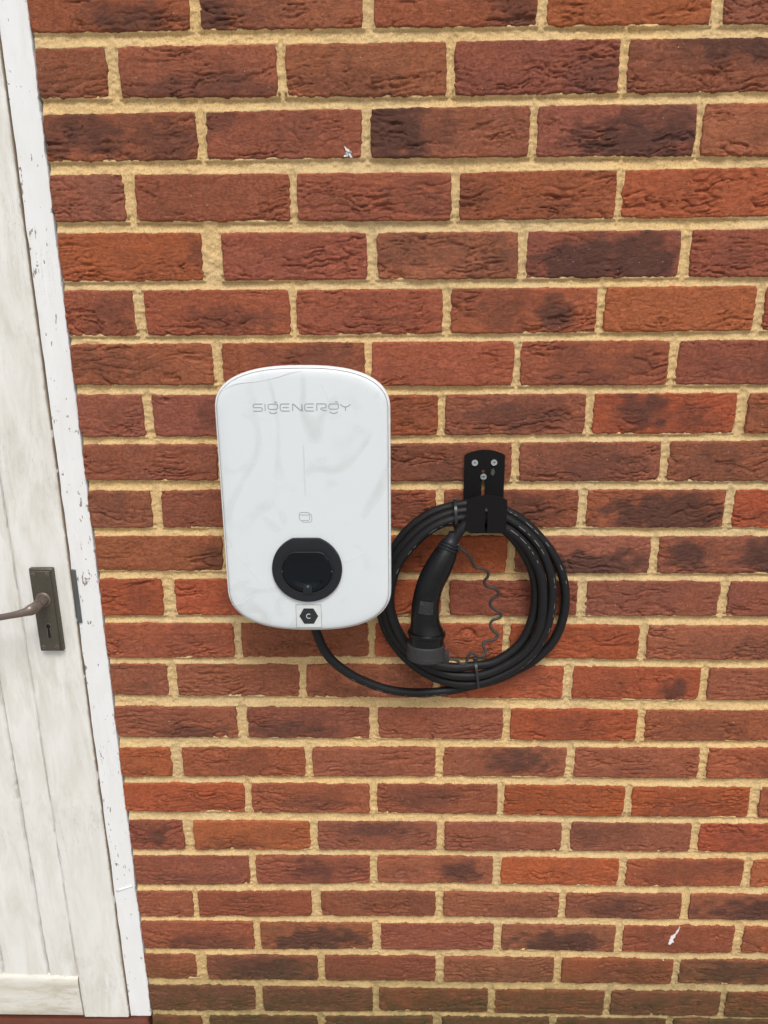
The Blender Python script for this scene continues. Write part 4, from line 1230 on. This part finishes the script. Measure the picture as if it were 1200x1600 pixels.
def ringat(p, ax, r, w, seg=32, flat=1.0, rb=.0008):
    ax = Vector(ax).normalized()
    s = ax.cross(Vector((0, -1, 0))).normalized()
    u = s.cross(ax).normalized()
    out = []
    for d, k in ((-w, r - .004), (-w, r - rb), (-w + rb, r), (w - rb, r), (w, r - rb), (w, r - .004)):
        out.append([tuple(Vector(p) + ax * d + s * (math.cos(2 * math.pi * q / seg) * k) + u * (math.sin(2 * math.pi * q / seg) * k * flat)) for q in range(seg)])
    return loft(out, True, True)
axc = (Vector(ST[2][0]) - Vector(ST[1][0])).normalized()
for q, rr2 in ((0.0, .0142), (.0042, .0156), (.0086, .0168)):
    ppart('collar_ring', ringat(Vector(ST[2][0]) + axc * (q - .004), axc, rr2, .0016), SOCKET, sharp=40)
AX = (Vector(ST[10][0]) - Vector(ST[8][0])).normalized()
def along(k):
    return Vector(ST[8][0]) + AX * k
ppart('flange', ringat(along(-.001), AX, .0292, .0030), PLUGP, sharp=40)
ppart('neck_band', ringat(along(.0085), AX, .0268, .0072), PLUGP, sharp=40)
cp_ = ppart('rubber_cap', ringat(along(.0275), AX, .0292, .0125, rb=.0018), CAPR, sharp=40)
ppart('cap_ridge', ringat(along(.0335), AX, .0296, .0012, rb=.0004), CAPR, cp_, sharp=40)
ppart('cap_lug', rel(box(-.0045, .0045, -.003, .003, -.010, .010, .0012), tuple(-Vector(((0.0485, -0.0870, 0.9006))))), CAPR, cp_, sharp=40)
# grey label on the handle and moulding seam
lab = []
rlab = .0215
LC = Vector(ST[6][0])
LA = (Vector(ST[7][0]) - Vector(ST[5][0])).normalized()
s_ = LA.cross(Vector((0, -1, 0))).normalized()
u_ = s_.cross(LA).normalized()
V = []
for i in range(5):
    for j in range(9):
        a = rad(62 + 56 * j / 8)
        r_ = rlab + .0018 * i / 4
        V.append(tuple(LC + LA * (-.011 + .020 * i / 4) + s_ * (math.cos(a) * r_) + u_ * (math.sin(a) * (r_ * .92 + .0006))))
ppart('label', (V, [(i * 9 + j, i * 9 + j + 1, (i + 1) * 9 + j + 1, (i + 1) * 9 + j) for i in range(4) for j in range(8)]), LABELG, hd, smooth=True)
cpx = catmull([s[0] for s in ST[2:7]], 6)
rpx = catmull([(s[1], 0, 0) for s in ST[2:7]], 6)
T_, N_ = frames(cpx)
seam = [tuple(p + s * (math.cos(rad(82)) * r.x) + u * (math.sin(rad(82)) * (r.x * .92 + .0001))) for p, r, (s, u) in list(zip(cpx, rpx, N_))[5:-4]]
ppart('seam', tube(seam, .00055, 6), DARKHOLE, hd)

# cap cord: wavy thin tether
cord_pts = [(0.0642, -0.0660, 1.0730), (0.0742, -0.0633, 1.0659), (0.0826, -0.0606, 1.0573), (0.0880, -0.0579, 1.0460), (0.0927, -0.0555, 1.0363), (0.1034, -0.0532, 1.0337), (0.1129, -0.0511, 1.0276), (0.1127, -0.0493, 1.0188), (0.1079, -0.0478, 1.0104), (0.1126, -0.0466, 1.0010), (0.1233, -0.0458, 0.9978), (0.1302, -0.0453, 0.9915), (0.1288, -0.0452, 0.9843), (0.1207, -0.0455, 0.9790), (0.1185, -0.0462, 0.9703), (0.1260, -0.0473, 0.9625), (0.1353, -0.0488, 0.9570), (0.1337, -0.0506, 0.9505), (0.1226, -0.0528, 0.9472), (0.1185, -0.0553, 0.9400), (0.1225, -0.0582, 0.9322), (0.1299, -0.0613, 0.9264), (0.1248, -0.0647, 0.9200), (0.1119, -0.0682, 0.9188), (0.1064, -0.0719, 0.9134), (0.1102, -0.0758, 0.9062), (0.1073, -0.0796, 0.9001), (0.0979, -0.0815, 0.8996), (0.0878, -0.0821, 0.9058), (0.0824, -0.0827, 0.8988), (0.0799, -0.0833, 0.8888), (0.0717, -0.0838, 0.8872), (0.0642, -0.0844, 0.8945), (0.0494, -0.0850, 0.8970)]
cd = thing('cap_cord', 'thin wavy grey-brown cord from the plug collar down to its rubber cap', 'cord', cord_pts[12])
mesh('tether', *rel(tube(catmull(cord_pts, 5), 0.0023, 10), cord_pts[12]), CORDP, cd)
for e in (cord_pts[0], cord_pts[-1]):
    p_ = Vector(e)
    mesh('eyelet', *rel(tube([p_ + Vector((.0042 * math.cos(a), -.001, .0042 * math.sin(a))) for a in [2 * math.pi * k / 14 for k in range(14)]], .0013, 8, closed=True), cord_pts[12]), CORDP, cd)
